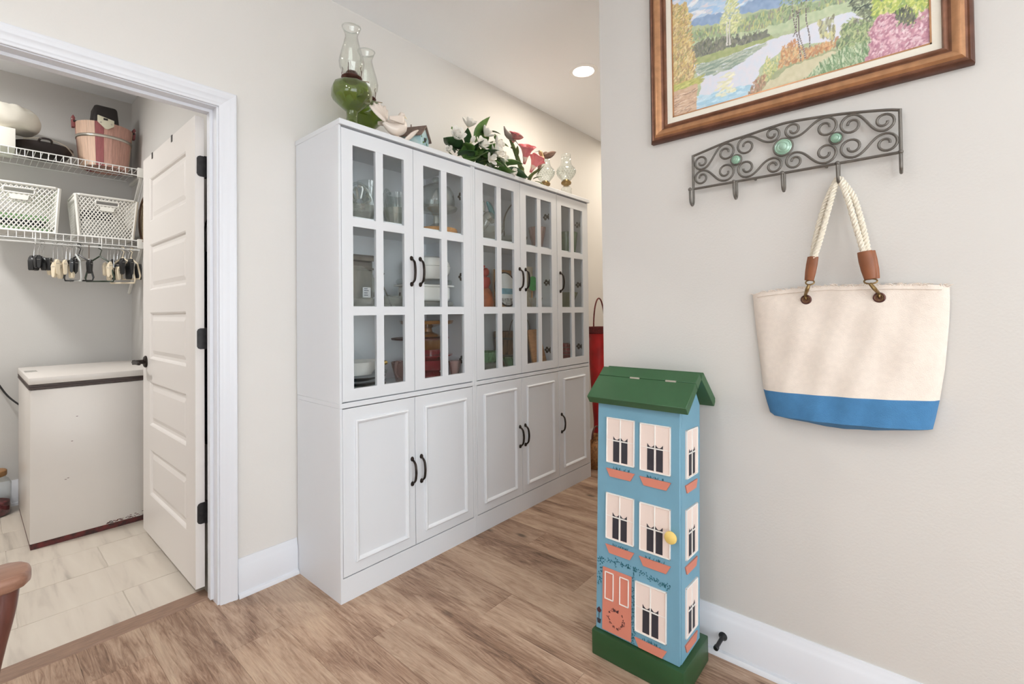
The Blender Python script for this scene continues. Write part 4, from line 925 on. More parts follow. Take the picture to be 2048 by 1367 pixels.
for off, dy in ((0, 0), (.010, .015)):
    xb = 1.660+off
    rp = rope([(xb, .232+dy*.4, 1.352), (xb+.006, .213+dy, 1.42), (xb+.018, .192+dy, 1.51), (1.702-.004+off*.3, .178+dy*.3, 1.575), (1.700+off*.3, .171, 1.5895), (1.702-.004+off*.3, .164-dy*.3, 1.575), (xb+.018, .148-dy, 1.52), (xb+.006, .128-dy, 1.43), (xb, .111-dy*.6, 1.354)], .0080, t, 'rope_handle')
    for sgn, (yt, zt), (yb, zb) in ((1, (.232, 1.356), (.244, 1.287)), (-1, (.110, 1.360), (.098, 1.283))):
        yt += dy*.4*sgn; yb += dy*.4*sgn
        wd = .013 if sgn > 0 else .019
        cap = MB().tube([(xb, yt, zt+.002), (xb, yt*.7+yb*.3, zt*.7+zb*.3), (xb+.002, yt*.35+yb*.65, zt*.35+zb*.65), (xb+.003, yb, zb)], [wd*.95, wd, wd*.95, wd*.78], 14, flat=.62).build('leather_cap', 'leather', t, bevel=.001, seg=1)
        if off == 0:
            g = gl if sgn > 0 else gr_; xg = bagpt((lerp(Lp, g[1])-g[0])/(lerp(Lp, g[1])-lerp(Rp, g[1])), g[1], True)[0]
            MB().tube([(xb+.002+.004*math.sin(a*math.pi/12), yb+(.011 if sgn > 0 else .015)*math.cos(a*math.pi/12), zb-.006+.007*math.sin(a*math.pi/12)) for a in range(24)], .0022, 7, closed=True).build('clasp_ring', 'brass', cap)
            MB().tube(spline([(xb+.001, yb+.002, zb-.012), (xb, (yb+g[0])/2, zb-.028), (xg-.006, g[0]+.001, g[1]+.012), (xg-.003, g[0], g[1]+.002), (xg+.002, g[0], g[1]-.002)], 5), [.0045, .0048, .0050, .0052, .0054, .0056, .0052, .0050, .0046, .0044, .0042, .004, .0038, .0036, .0034, .0032, .003, .0028, .0026, .0024, .0022], 8).build('snap_hook', 'brass', cap)
            ring = MB().tube([(xg-.001, g[0]+.0115*math.cos(a*math.pi/14), g[1]+.0115*math.sin(a*math.pi/14)) for a in range(28)], .0034, 8, closed=True).build('grommet', 'burner', t)
            m_ = MB().lathe([(.0001, -.001), (.0105, -.001), (.0105, .0012), (.0001, .0012)], (0,0,0), 20); m_.xf(Matrix.Translation((xg, g[0], g[1])) @ Matrix.Rotation(R_(90), 4, 'Y')); m_.build('eyelet', 'leather_dark', ring)
            MB().tube([(xg-.0035, g[0]+.0085*math.cos(a*math.pi/14), g[1]+.0085*math.sin(a*math.pi/14)) for a in range(28)], .0012, 6, closed=True).build('eyelet_rim', 'brass', ring)

# ------------------------------------------------------------------ townhouse shaped cabinet tower
TL = R_(2.7)
t = thing('townhouse_cabinet', 'blue painted wooden townhouse shaped storage cabinet with green roof', 'cabinet', (1.552, .724, 0))
tb = MB().box(1.440, 1.664, .562, .888, 0, .086).build('base_plinth', 'house_base_green', t, bevel=.004)
# body in a frame that leans back a little: local x depth from front, z from the base
LM = Matrix.Translation((1.455, 0, .086)) @ Matrix.Rotation(TL, 4, 'Y')
def lean(m_): return m_.xf(LM)
BW0, BW1, BD, BH = .581, .880, .180, .815
bd = lean(MB().prism([(.016, 0), (BD, 0), (BD, BH-.02), (BD/2+.012, BH+.075), (.016, BH-.01)], 'y', BW0, BW1)).build('body', 'house_blue', t, bevel=.001, seg=1)
fd = lean(MB().box(0, .013, BW0, BW1-.001, .002, BH-.016)).build('front_door', 'house_blue', t, bevel=.0015, seg=1)
lean(MB().box(.013, .016, BW0+.002, BW1-.002, .003, BH-.02)).build('door_gap', 'shadow_gap', t)
# roof: front slope in two hinged boards, back slope
RY0, RY1 = .548, .905
e0 = (-.018, BH-.004); rdg = (BD/2+.012, BH+.098); e1 = (BD+.050, BH-.004)
def slope(p, q, th, a, b_):
    d = Vector((q[0]-p[0], q[1]-p[1])); n_ = Vector((-d.y, d.x)).normalized()*th
    if n_.y < 0: n_ = -n_
    A = Vector(p)+d*a; B = Vector(p)+d*b_
    return [(A.x, A.y), (B.x, B.y), (B.x+n_.x, B.y+n_.y), (A.x+n_.x, A.y+n_.y)]
th = .030
def sh(p): return (p[0]+.0, p[1]-.024)
lean(MB().prism(slope(sh(e0), sh(rdg), th, 0, .70), 'y', RY0, RY1)).build('roof_board', 'house_green', t, bevel=.0015, seg=1)
lean(MB().prism(slope(sh(e0), sh(rdg), th, .71, 1.0), 'y', RY0, RY1)).build('roof_board', 'house_green', t, bevel=.0015, seg=1)
lean(MB().prism(slope(sh(e1), sh(rdg), th, 0, 1.0), 'y', RY0, RY1)).build('roof_board', 'house_green', t, bevel=.0015, seg=1)
hg = MB(); d = Vector((rdg[0]-e0[0], rdg[1]-e0[1])); nn = Vector((-d.y, d.x)).normalized()*th
for yc in (.63, .76):
    A = Vector(sh(e0))+d*.705+nn; lean(MB().box(A.x-.004, A.x+.004, yc-.018, yc+.018, A.y-.003, A.y+.0022)).build('roof_hinge', 'tin', t)
# painted relief; front pieces given in (y, z above floor) on the front face
def front(poly, mat, name, h=.003, base=0.0, par=None):
    m_ = MB().prism([(y, z-.086) for y, z in poly], 'x', -h-base, -base+.0002); return lean(m_).build(name, mat, par or t)
def rect(y0, y1, z0, z1): return [(y0, z0), (y1, z0), (y1, z1), (y0, z1)]
def lathe_strip(): pass
def win_front(y0, y1, z0, z1):
    wn = front(rect(y0, y1, z0, z1), 'cream_paint', 'window', .0025)
    W0 = y1-y0; H0 = z1-z0; yc = (y0+y1)/2
    for s_ in (-1, 1):
        a, b_ = sorted((yc+s_*.004, yc+s_*.027)); zt = z0+H0*.49
        front(rect(a, b_, z0+.006, zt), 'dark_paint', 'dark_glass', .0032, 0, wn)
        o_ = yc+s_*.027; i_ = yc+s_*.002
        cpts = [(o_, zt+.004), (i_, zt+.004)]+[(i_+(o_-i_)*k/6, zt+.016-.010*math.sin(math.pi*(k/6))-.002*(1-k/6)) for k in range(7)]
        front(cpts, 'dark_paint', 'valance', .0032, 0, wn)
    fr = MB(); q = .003
    for r_ in (rect(y0, y1, z0, z0+q), rect(y0, y1, z1-q, z1), rect(y0, y0+q, z0, z1), rect(y1-q, y1, z0, z1)):
        fr.prism([(y, z-.086) for y, z in r_], 'x', -.0055, -.002)
    lean(fr).build('frame', 'white_paint', wn)
    mu = MB().prism([(y, z-.086) for y, z in rect(yc-.0016, yc+.0016, z0, z1)], 'x', -.005, -.002).prism([(y, z-.086) for y, z in rect(yc-.03, yc+.03, z0+H0*.49, z0+H0*.49+.0032)], 'x', -.005, -.002).prism([(y, z-.086) for y, z in rect(y0, y1, z0+H0*.5, z0+H0*.5+.0012)], 'x', -.0035, -.002)
    lean(mu).build('glazing_bar', 'white_paint', wn)
    # painted foliage and flower box
    zb = z0-.021
    pt = front([(y0-.001, zb), (y1+.001, zb), (y1-.014, zb-.027), (y0+.014, zb-.027)], 'salmon', 'flower_box', .004)
    lf = MB(); random.seed(int(z0*1000)+int(y0*100))
    for k in range(16):
        yy_ = yc+random.uniform(-.036, .036); lf.prism([(yy_, zb-.084), (yy_+.003, zb-.086), (yy_+random.uniform(-.004, .006), zb-.086+random.uniform(.005, .011))], 'x', -.0012, .0002)
    lean(lf).build('painted_leaves', 'teal_paint', pt)
dyf = .008
for z0, z1 in ((.670, .827), (.408, .565)):
    win_front(.728+dyf, .834+dyf, z0, z1); win_front(.602+dyf, .708+dyf, z0-.002, z1-.002)
win_front(.622, .730, .139, .301)
dd = front([(.744, .095), (.852, .095), (.852, .306), (.744, .306)], 'salmon', 'painted_door', .004)
for y0, y1 in ((.809, .843), (.752, .787)):
    m_ = MB(); q = .003
    for r_ in (rect(y0, y1, .202, .202+q), rect(y0, y1, .295-q, .295), rect(y0, y0+q, .202, .295), rect(y1-q, y1, .202, .295)): m_.prism([(y, z-.086) for y, z in r_], 'x', -.0065, -.003)
    lean(m_).build('panel_moulding', 'white_paint', dd)
m_ = MB(); random.seed(9)
for k in range(60):
    a = random.random()*6.283; r = .029+random.uniform(-.004, .004); y, z = .800+r*math.cos(a), .146+r*math.sin(a)-.086; q = random.random()*6.28
    m_.prism([(y+.003*math.cos(q), z+.003*math.sin(q)), (y+.0016*math.cos(q+2), z+.0016*math.sin(q+2)), (y-.003*math.cos(q), z-.003*math.sin(q))], 'x', -.0052, -.0035)
for s_ in (-1, 1): m_.prism([(.8, .087), (.8+s_*.011, .095), (.8+s_*.009, .083)], 'x', -.0056, -.0035)
lean(m_).build('painted_wreath', 'wreath_paint', dd)
def vine(pts, n, spread, name):
    m_ = MB(); P = [Vector(p) for p in pts]
    for k in range(n):
        f_ = random.random()*(len(P)-1); i = int(f_); p = P[i].lerp(P[min(i+1, len(P)-1)], f_-i)+Vector((random.gauss(0, spread), random.gauss(0, spread))); a = random.random()*6.28; r = random.uniform(.0022, .0040)
        m_.prism([(p.x+r*math.cos(a), p.y-.086+r*math.sin(a)), (p.x+r*.45*math.cos(a+1.7), p.y-.086+r*.45*math.sin(a+1.7)), (p.x-r*math.cos(a), p.y-.086-r*math.sin(a)), (p.x+r*.45*math.cos(a-1.7), p.y-.086+r*.45*math.sin(a-1.7))], 'x', -.0012, .0002)
    tag(lean(m_).build(name, 'teal_paint', t), kind='stuff')
vine([(.866, .24), (.862, .33), (.80, .335), (.738, .333), (.67, .325), (.612, .318)], 170, .005, 'painted_vine')
vine([(.738, .325), (.738, .09)], 80, .003, 'painted_vine')
m_ = MB().prism([(.860, .086), (.868, .1), (.876, .086)], 'x', -.0012, .0002)
lean(MB().prism([(.858, .066), (.867, .077), (.876, .066), (.872, .058), (.862, .058)], 'x', -.0014, .0002)).build('painted_lantern', 'wreath_paint', t)
lean(MB().prism([(.859, .036), (.875, .036), (.872, .021), (.862, .021)], 'x', -.0014, .0002).prism([(.866, .036), (.868, .036), (.868, .058), (.866, .058)], 'x', -.0012, .0002)).build('painted_post', 'dark_paint', t)
m_ = MB().lathe([(.007, 0), (.007, .010), (.016, .016), (.020, .022), (.019, .027), (.012, .031), (.0001, .032)], (0,0,0), 24)
m_.xf(LM @ Matrix.Translation((-.001, .601, .485-.086)) @ Matrix.Rotation(R_(-90), 4, 'Y')); m_.build('door_knob', 'yellow_knob', t)
# side windows on the face towards the camera's right (y = BW0), (depth from front, z above floor)
def side(poly, mat, name, h=.003, par=None):
    m_ = MB().prism([(x, z-.086) for x, z in poly], 'y', BW0-h, BW0+.0002); return lean(m_).build(name, mat, par or t)
for z0, z1 in ((.654, .811), (.396, .556), (.152, .309)):
    x0, x1 = .046, .150; xc = (x0+x1)/2; wn = side(rect(x0, x1, z0, z1), 'cream_paint', 'window', .0025)
    for s_ in (-1, 1):
        a, b_ = sorted((xc+s_*.004, xc+s_*.027)); zt = z0+(z1-z0)*.49
        side(rect(a, b_, z0+.006, zt), 'dark_paint', 'dark_glass', .0032, wn)
        side([(xc+s_*.027, zt+.004), (xc+s_*.002, zt+.004), (xc+s_*.004, zt+.011), (xc+s_*.015, zt+.006), (xc+s_*.024, zt+.016)], 'dark_paint', 'valance', .0032, wn)
    fr = MB(); q = .003; H0 = z1-z0
    for r_ in (rect(x0, x1, z0, z0+q), rect(x0, x1, z1-q, z1), rect(x0, x0+q, z0, z1), rect(x1-q, x1, z0, z1)): fr.prism([(x, z-.086) for x, z in r_], 'y', BW0-.0055, BW0-.002)
    lean(fr).build('frame', 'white_paint', wn)
    lean(MB().prism([(x, z-.086) for x, z in rect(xc-.0016, xc+.0016, z0, z1)], 'y', BW0-.005, BW0-.002).prism([(x, z-.086) for x, z in rect(xc-.03, xc+.03, z0+H0*.49, z0+H0*.49+.0032)], 'y', BW0-.005, BW0-.002)).build('glazing_bar', 'white_paint', wn)
    zb = z0-.019; side([(x0-.004, zb), (x1, zb), (x1-.013, zb-.027), (x0+.010, zb-.027)], 'salmon', 'flower_box', .004)

# ------------------------------------------------------------------ door stop on the baseboard
t = thing('door_stop', 'small black metal door stop screwed to the white baseboard', 'door stop', (1.70, .53, .055))
m_ = MB().lathe([(.0001, 0), (.014, 0), (.014, .004), (.008, .012), (.0065, .016), (.0065, .066), (.0085, .068), (.0085, .078), (.006, .081), (.0001, .081)], (0,0,0), 16)
m_.xf(Matrix.Translation((1.7175, .530, .070)) @ Matrix.Rotation(R_(-90), 4, 'Y')); m_.build('stem', 'black_metal', t)

# ------------------------------------------------------------------ hall: red vase with basket, brown pot
t = thing('red_floor_vase', 'tall slim red glazed floor vase in the hall past the cabinets', 'vase', (3.40, 1.985, 0))
MB().lathe([(.0001, .0), (.085, 0), (.09, .03), (.06, .12), (.055, .3), (.075, .6), (.088, .85), (.084, .98), (.098, 1.02), (.092, 1.02), (.078, .97), (.0001, .95)], (3.40, 1.985, 0), 36).build('body', 'red_glaze', t)
t = thing('red_basket', 'dark red woven basket with arched handle set on the red vase', 'basket', (3.40, 1.985, 1.021))
MB().lathe([(.0001, 0), (.09, 0), (.104, .055), (.098, .055), (.085, .01), (.0001, .008)], (3.40, 1.985, 1.021), 28).build('bowl', 'basket_red', t)
MB().tube(arc((3.40, 1.985, 1.07), .088, 0, 180, 20, 'xz', .24), .006, 8).build('handle', 'basket_red', t)
t = thing('brown_jug', 'brown wicker covered jug standing on the hall floor below the red vase', 'jug', (3.195, 1.905, 0))
MB().lathe([(.0001, 0), (.08, 0), (.105, .06), (.1, .13), (.06, .19), (.035, .21), (.035, .25), (.03, .25), (.0001, .24)], (3.195, 1.905, 0), 28).build('body', 'brown_wicker', t)
MB().tube(arc((3.195, 1.905, .22), .06, 0, 180, 14, 'xz', .09), .007, 8).build('handle', 'dark_wood', t)

# ------------------------------------------------------------------ wooden armchair at the left edge
t = thing('wooden_armchair', 'reddish brown wooden armchair with only one armrest in view', 'armchair', (-.25, 1.17, 0))
def armrest(yc):
    pr = [(-.52, .040), (-.2, .046), (-.02, .050), (.03, .054), (.062, .052), (.082, .040), (.091, .020), (.0925, .006)]
    poly = [(x, yc+w_) for x, w_ in pr]+[(x, yc-w_) for x, w_ in pr[::-1]]
    a_ = MB().prism(poly, 'z', .642, .672); 
    return a_.build('armrest', 'armrest_wood', t, bevel=.009, seg=3)
for yc in (1.452, .86):
    armrest(yc)
    MB().tube(spline([(.056, yc, .645), (.050, yc, .59), (.036, yc, .52), (.026, yc, .46), (.024, yc, .40), (.03, yc, .30), (.03, yc, .0)], 6), [.021]*7+[.021]*30, 12).build('front_leg', 'armrest_dark', t)
    MB().tube([(-.54, yc*1, .0), (-.52, yc, .42), (-.50, yc, .66), (-.60, yc, 1.05)], .021, 10).build('back_leg', 'armrest_dark', t)
MB().box(-.53, .01, .88, 1.43, .40, .435).build('seat', 'armrest_wood', t, bevel=.008)
MB().box(-.595, -.565, .88, 1.43, .94, 1.04).build('top_rail', 'armrest_wood', t, bevel=.006)
for k in range(6): MB().tube([(-.51, .96+k*.078, .43), (-.58, .96+k*.078, .95)], .010, 8).build('spindle', 'armrest_dark', t)

# ------------------------------------------------------------------ pantry: freezer, cord, jar
t = thing('chest_freezer', 'old white chest freezer with brown trim and rusty base', 'freezer', (.5, 3.88, 0))
fx0, fx1, fy0_, fy1_ = .214, .785, 3.482, 4.28
MB().box(fx0, fx1, fy0_, fy1_, .03, .825).build('body', 'freezer', t, bevel=.006)
MB().box(fx0+.004, fx1-.004, fy0_+.004, fy1_-.004, .001, .032).build('base', 'rust', t)
b = MB(); random.seed(12)
for k in range(60):
    x = random.uniform(.52, .70); z = .034+random.random()**2*.022*(x-.45)/.2; r = random.uniform(.001, .0035)
    b.box(x-r*1.6, x+r*1.6, fy0_-.0006, fy0_+.001, z, z+r)
for (x, z) in ((.395, .66), (.375, .53), (.36, .335), (.35, .33)): b.box(x-.004, x+.004, fy0_-.0006, fy0_+.001, z, z+.0025)
tag(b.build('rust_chips', 'rust', t), kind='stuff')
MB().box(fx0-.004, fx1+.002, fy0_-.006, fy1_, .827, .838).box(fx0-.001, fx1, fy0_-.002, fy1_, .838, .842).box(fx0-.004, fx1+.002, fy0_-.006, fy1_, .842, .852).build('gasket', 'freezer_trim', t)
ld = MB().box(fx0-.006, fx1+.003, fy0_-.008, fy1_, .852, .889).build('lid', 'freezer', t, bevel=.006)
MB().box(fx0+.004, fx0+.055, 3.86, 3.97, .889, .8898).build('sticker', 'grey_sticker', ld)
one(MB().tube(spline([(.05, YP-.008, .98), (.08, YP-.012, .90), (.125, YP-.03, .80), (.17, YP-.06, .71), (.225, YP-.10, .645), (.26, YP-.125, .62)], 6), .005, 8), 'power_cord', 'rubber', 'dark power cord running down the wall to the freezer', 'cord')
t = thing('glass_jar', 'glass jar with wooden lid and dark red dried petals on the pantry floor', 'jar', (.085, 4.27, 0))
jx, jy = .093, 4.272
MB().shell([(.0001, .002), (.085, .002), (.092, .012), (.092, .19), (.08, .215), (.068, .225), (.068, .24)], (jx, jy, 0), 32).build('body', 'jar_glass', t)
MB().lathe([(.0001, .006), (.083, .006), (.087, .015), (.087, .08), (.07, .088), (.03, .083), (.0001, .086)], (jx, jy, 0), 28).build('dried_petals', 'potpourri', t)
MB().lathe([(.0001, .238), (.071, .238), (.073, .242), (.073, .268), (.068, .272), (.0001, .272)], (jx, jy, 0), 28).build('lid', 'wood_lid', t)

# ------------------------------------------------------------------ pantry wire shelves
def wire_shelf(name, label, zt, yf, rod):
    t = thing(name, label, 'shelf', (-.25, YP, zt))
    x0, x1 = XPL+.005, XP-.032; zl = zt-.042
    f = MB()
    for z in (zt, zl): f.tube([(x0, yf, z), (x1, yf, z)], .0034, 6)
    x = x0+.01
    while x < x1: f.tube([(x, yf, zt), (x, yf, zl)], .0020, 5); x += .0335
    f.build('front_lip', 'white_wire', t)
    f = MB(); f.tube([(x0, YP-.012, zt-.004), (x1, YP-.012, zt-.004)], .0034, 6).tube([(x0, (yf+YP)/2, zt-.006), (x1, (yf+YP)/2, zt-.006)], .0030, 6); f.build('long_wires', 'white_wire', t)
    f = MB(); x = x0+.008
    while x < x1: f.tube([(x, yf, zt+.001), (x, YP-.010, zt+.001)], .0016, 4); x += .0305 if not rod else .0335
    tag(f.build('deck_wires', 'white_wire', t), kind='stuff')
    MB().box(XP-.046, XP-.001, yf-.010, yf+.012, zl-.012, zt+.010).build('end_bracket', 'white_plastic', t, bevel=.002)
    MB().box(XP-.02, XP-.001, yf+.012, YP-.02, zl+.004, zl+.02).tube([(XP-.02, yf+.02, zl), (XP-.02, YP-.03, zl-.30)], .010, 8, flat=.6).build('wall_brace', 'white_plastic', t)
    if rod:
        zr = zt-.062; MB().tube([(x0, yf+.01, zr), (XP-.03, yf+.01, zr)], .0062, 10).build('hang_rod', 'white_wire', t)
        for x in (.268, .570, -.1, -.5): MB().tube(spline([(x, yf+.003, zt), (x, yf-.004, zl), (x, yf-.002, zr+.01), (x, yf+.006, zr-.009), (x, yf+.016, zr-.004)], 4), .0030, 6).build('rod_hanger', 'white_wire', t)
    return t
wire_shelf('wire_shelf', 'upper white wire shelf holding the wooden ice cream maker', 2.202, 4.0, False)
wire_shelf('wire_shelf', 'lower white wire shelf with hanging rod under the two plastic baskets', 1.716, 4.0, True)
SH1, SH2 = 2.2045, 1.7185

# ice cream maker
t = thing('ice_cream_maker', 'wooden stave ice cream maker bucket with black motor on top', 'ice cream maker', (.625, 4.19, SH1))
cx, cy = .612, 4.20; NS = 20
smat = ['cedar_a', 'cedar_a', 'cedar_b', 'cedar_c', 'cedar_a', 'cedar_b', 'cedar_b', 'cedar_b', 'cedar_c', 'cedar_b']
for k in range(NS):
    a0, a1 = 2*math.pi*k/NS+.003+math.radians(9), 2*math.pi*(k+1)/NS-.003+math.radians(9); vs = []
    for z, r in ((0, .128), (.285, .152)):
        for a in (a0, (a0+a1)/2, a1): vs.append((cx+r*math.cos(a), cy+r*math.sin(a), SH1+z))
        for a in (a1, (a0+a1)/2, a0): vs.append((cx+(r-.014)*math.cos(a), cy+(r-.014)*math.sin(a), SH1+z))
    mt = smat[(k*3) % 10]
    am = math.degrees((a0+a1)/2) % 360
    if 250 < am < 263: mt = 'cedar_c'
    elif 180 < am < 250: mt = 'cedar_a'
    elif 263 <= am < 330: mt = 'cedar_b'
    MB().add(vs, [(0, 1, 7, 6), (1, 2, 8, 7), (2, 3, 9, 8), (3, 4, 10, 9), (4, 5, 11, 10), (5, 0, 6, 11), (5, 4, 3, 2, 1, 0), (6, 7, 8, 9, 10, 11)]).build('stave', mt, t)
MB().shell([(.1462, .185), (.1478, .203)], (cx, cy, SH1), 48).build('hoop', 'tin', t, solid=.002)
MB().lathe([(.0001, .01), (.113, .01), (.113, .02), (.0001, .02)], (cx, cy, SH1), 32).build('bucket_bottom', 'cedar_b', t)
for s_ in (-1, 1):
    e = MB().prism([(s_*.150, .25), (s_*.165, .25), (s_*.168, .315), (s_*.16, .33), (s_*.150, .315)], 'y', -.02, .02); e.xf(Matrix.Translation((cx, cy, SH1))); e.build('handle_ear', 'cedar_c', t, bevel=.003)
MB().tube([(cx+.166*math.cos(a), cy-.02+.17*math.sin(a), SH1+.30+.0*a) for a in [math.pi*k/20 for k in range(21)]], .004, 6).build('bail', 'tin', t)
mh = MB().box(cx-.07, cx+.066, cy-.09, cy+.07, SH1+.27, SH1+.418)
mh.v = [(cx-.003+(v[0]-cx+.003)*(.88 if v[2] > SH1+.35 else 1.06), cy+(v[1]-cy)*(.88 if v[2] > SH1+.35 else 1), v[2]) for v in mh.v]
mh.build('motor_housing', 'motor_black', t, bevel=.018, seg=3)
MB().box(cx-.16, cx+.16, cy-.03, cy+.03, SH1+.282, SH1+.292).build('crossbar', 'motor_black', t)
pl_ = MB().prism([(cx-.058, .318), (cx+.026, .300), (cx+.026, .262), (cx-.005, .236), (cx-.018, .236), (cx-.058, .276)], 'y', cy-.170, cy-.157); pl_.v = [(v[0], v[1], v[2]+SH1) for v in pl_.v]
pp = pl_.build('latch_plate', 'pale_plate', t, bevel=.002)
MB().box(cx-.029, cx-.007, cy-.1715, cy-.169, SH1+.291, SH1+.304).build('slot', 'motor_black', pp)
for dx in (-.043, .012): MB().ball((cx+dx, cy-.170, SH1+.272), .005, .003, .005, 8, 6).build('screw', 'tin', pp)

# pan, box, cloth bundle
t = thing('iron_wok', 'dark cast iron wok resting on the upper wire shelf', 'pan', (.33, 4.2, SH1))
MB().lathe([(.0001, 0), (.07, 0), (.11, .02), (.132, .05), (.142, .078), (.137, .08), (.127, .052), (.105, .026), (.0001, .008)], (.313, 4.19, SH1), 40).build('body', 'cast_iron', t)
for s_ in (-1, 1): MB().tube(spline([(.313-.03, 4.19-s_*.137, SH1+.074), (.313-.02, 4.19-s_*.16, SH1+.09), (.313+.02, 4.19-s_*.16, SH1+.09), (.313+.03, 4.19-s_*.137, SH1+.074)], 5), .006, 8).build('handle', 'cast_iron', t)
MB().tube(spline([(.22, 4.09, SH1+.085), (.31, 4.06, SH1+.10), (.40, 4.08, SH1+.085), (.453, 4.15, SH1+.05)], 8), .004, 6).build('bail', 'tin', t)
one(MB().box(-.05, .185, 4.02, 4.3, SH1, SH1+.115), 'white_box', 'card_white', 'white cardboard box on the upper wire shelf', 'box', bevel=.002)
b = MB().ball((0,0,0), 1, 1, 1, 56, 36)
def sq(v, p): return math.copysign(abs(v)**p, v)
b.v = [(.215*sq(x, .7), .15*sq(y, .8), .082*sq(z, .75)) for x, y, z in b.v]
b.v = [(x+.006*math.sin(21*z+17*y), y, z+.012*abs(math.sin(13*x+9*y))+.009*abs(math.sin(29*x-21*y+3))-.008+.004*math.sin(61*x+45*y)*(1 if z > 0 else .2)) for x, y, z in b.v]
b.xf(Matrix.Translation((.085, 4.14, SH1+.2)) @ Matrix.Rotation(R_(5), 4, 'Y'))
one(b, 'cloth_bundle', 'cloth_white', 'folded cream cloth bundle on top of the white box', 'cloth')

# perforated plastic baskets
def lattice_basket(label, cxb, wb, wt, hgt, y0, depth, rot=0, tag_=True, fill=None):
    t = thing('plastic_basket', label, 'basket', (cxb, y0+depth/2, SH2), rot, group='white perforated plastic baskets', local=True)
    tp = .006
    def wall(P, n, hN, slot, name):
        """P(s,h)->point on the wall plane, s in -1..1, h 0..1; n bars across, builds a diamond lattice"""
        b = MB(); pitch = 2/n
        hh = pitch*hN*.75
        k = -1.0-1/hh*pitch
        def inslot(s_, h): return slot and abs(s_) < .36 and .80 < h < .905
        for d in (1, -1):
            for q in range(-int(1/hh)-2, n+int(1/hh)+3):
                s0 = -1+q*pitch; pts = []
                M_ = 60
                for i in range(M_+1):
                    h = i/M_; s_ = s0+d*h*pitch/hh*.5*(1)
                    if -1 <= s_ <= 1 and .0 <= h <= .97 and not inslot(s_, h): pts.append(P(s_, h))
                    else:
                        if len(pts) > 2: b.tube([pts[0], pts[len(pts)//2], pts[-1]], .0034, 4)
                        pts = []
                if len(pts) > 2: b.tube([pts[0], pts[len(pts)//2], pts[-1]], .0034, 4)
        if slot:
            ring = [P(s_, h) for s_, h in ((-.36, .80), (-.38, .85), (-.36, .905), (0, .905), (.36, .905), (.38, .85), (.36, .80), (0, .80))]
            b.tube(ring, .005, 6, closed=True)
        for s_ in (-1, 1): b.tube([P(s_*.985, 0), P(s_*.985, 1)], .008, 6)
        b.tube([P(-1, .015), P(1, .015)], .006, 6)
        b.build(name, 'white_plastic', t)
    d0 = depth/2*.86; d1 = depth/2
    fw = lambda s_, h: (s_*(wb+(wt-wb)*h)/2, -(d0+(d1-d0)*h), h*hgt)
    bw = lambda s_, h: (s_*(wb+(wt-wb)*h)/2, (d0+(d1-d0)*h), h*hgt)
    lw = lambda s_, h: (-(wb+(wt-wb)*h)/2, s_*(d0+(d1-d0)*h), h*hgt)
    rw = lambda s_, h: ((wb+(wt-wb)*h)/2, s_*(d0+(d1-d0)*h), h*hgt)
    wall(fw, 16, .6, True, 'lattice_side'); wall(bw, 16, .6, True, 'lattice_side'); wall(lw, 14, .6, False, 'lattice_side'); wall(rw, 14, .6, False, 'lattice_side')
    MB().box(-wb/2, wb/2, -d0, d0, .001, .006).build('bottom', 'white_plastic', t)
    rim = [(-wt/2, -d1+.02), (-wt/2+.02, -d1), (wt/2-.02, -d1), (wt/2, -d1+.02), (wt/2, d1-.02), (wt/2-.02, d1), (-wt/2+.02, d1), (-wt/2, d1-.02)]
    MB().tube([(x, y, hgt) for x, y in rim], .008, 8, closed=True).build('rim', 'white_plastic', t)
    MB().prism([(-.10*wt, hgt*.66), (.10*wt, hgt*.66), (.12*wt, hgt*.765), (-.12*wt, hgt*.765)], 'y', -d1*.985-.004, -d1*.975).build('label_plate', 'card_white', t)
    return t
bk = lattice_basket('larger white perforated basket with green and dark folded cloth inside', .200, .318, .348, .278, 4.01, .30)
one(MB().box(.06, .335, 4.05, 4.26, SH2+.008, SH2+.035), 'green_towel', 'green_cloth', 'pale green towel lowest in the left plastic basket', 'towel', bevel=.01)
one(MB().box(.065, .315, 4.05, 4.25, SH2+.0355, SH2+.07), 'navy_towel', 'navy_cloth', 'dark navy towel between two green towels in the left basket', 'towel', bevel=.01)
one(MB().box(.06, .33, 4.05, 4.26, SH2+.0705, SH2+.105), 'green_towel', 'green_cloth', 'pale green towel topmost in the left plastic basket', 'towel', bevel=.01)
lattice_basket('smaller white perforated basket next to the pantry side wall', .600, .270, .312, .262, 4.01, .30)
one(MB().box(.485, .71, 4.06, 4.25, SH2+.008, SH2+.12), 'grey_cloth_pile', 'grey_cloth', 'pale grey folded cloth inside the smaller plastic basket', 'cloth', bevel=.015)
one(MB().box(.49, .64, 4.08, 4.24, SH2+.1205, SH2+.18), 'navy_cloth_pile', 'navy_cloth', 'dark cloth on top inside the smaller plastic basket', 'cloth', bevel=.015)

# round rattan tray on the side wall
t = thing('rattan_tray', 'round woven tray with dark rim hanging on the pantry side wall', 'tray', (XP, 3.96, 1.70))
ym, zm, ra = 3.955, 1.86, .15
MB().tube([(XP-.012, ym+ra*math.cos(a*math.pi/24), zm+ra*math.sin(a*math.pi/24)) for a in range(48)], .009, 8, closed=True).build('rim', 'rattan_rim', t)
m_ = MB().lathe([(.0001, 0), (ra-.005, 0), (ra-.005, .006), (.0001, .010)], (0,0,0), 36); m_.xf(Matrix.Translation((XP-.004, ym, zm)) @ Matrix.Rotation(R_(-90), 4, 'Y')); m_.build('weave', 'rattan', t)

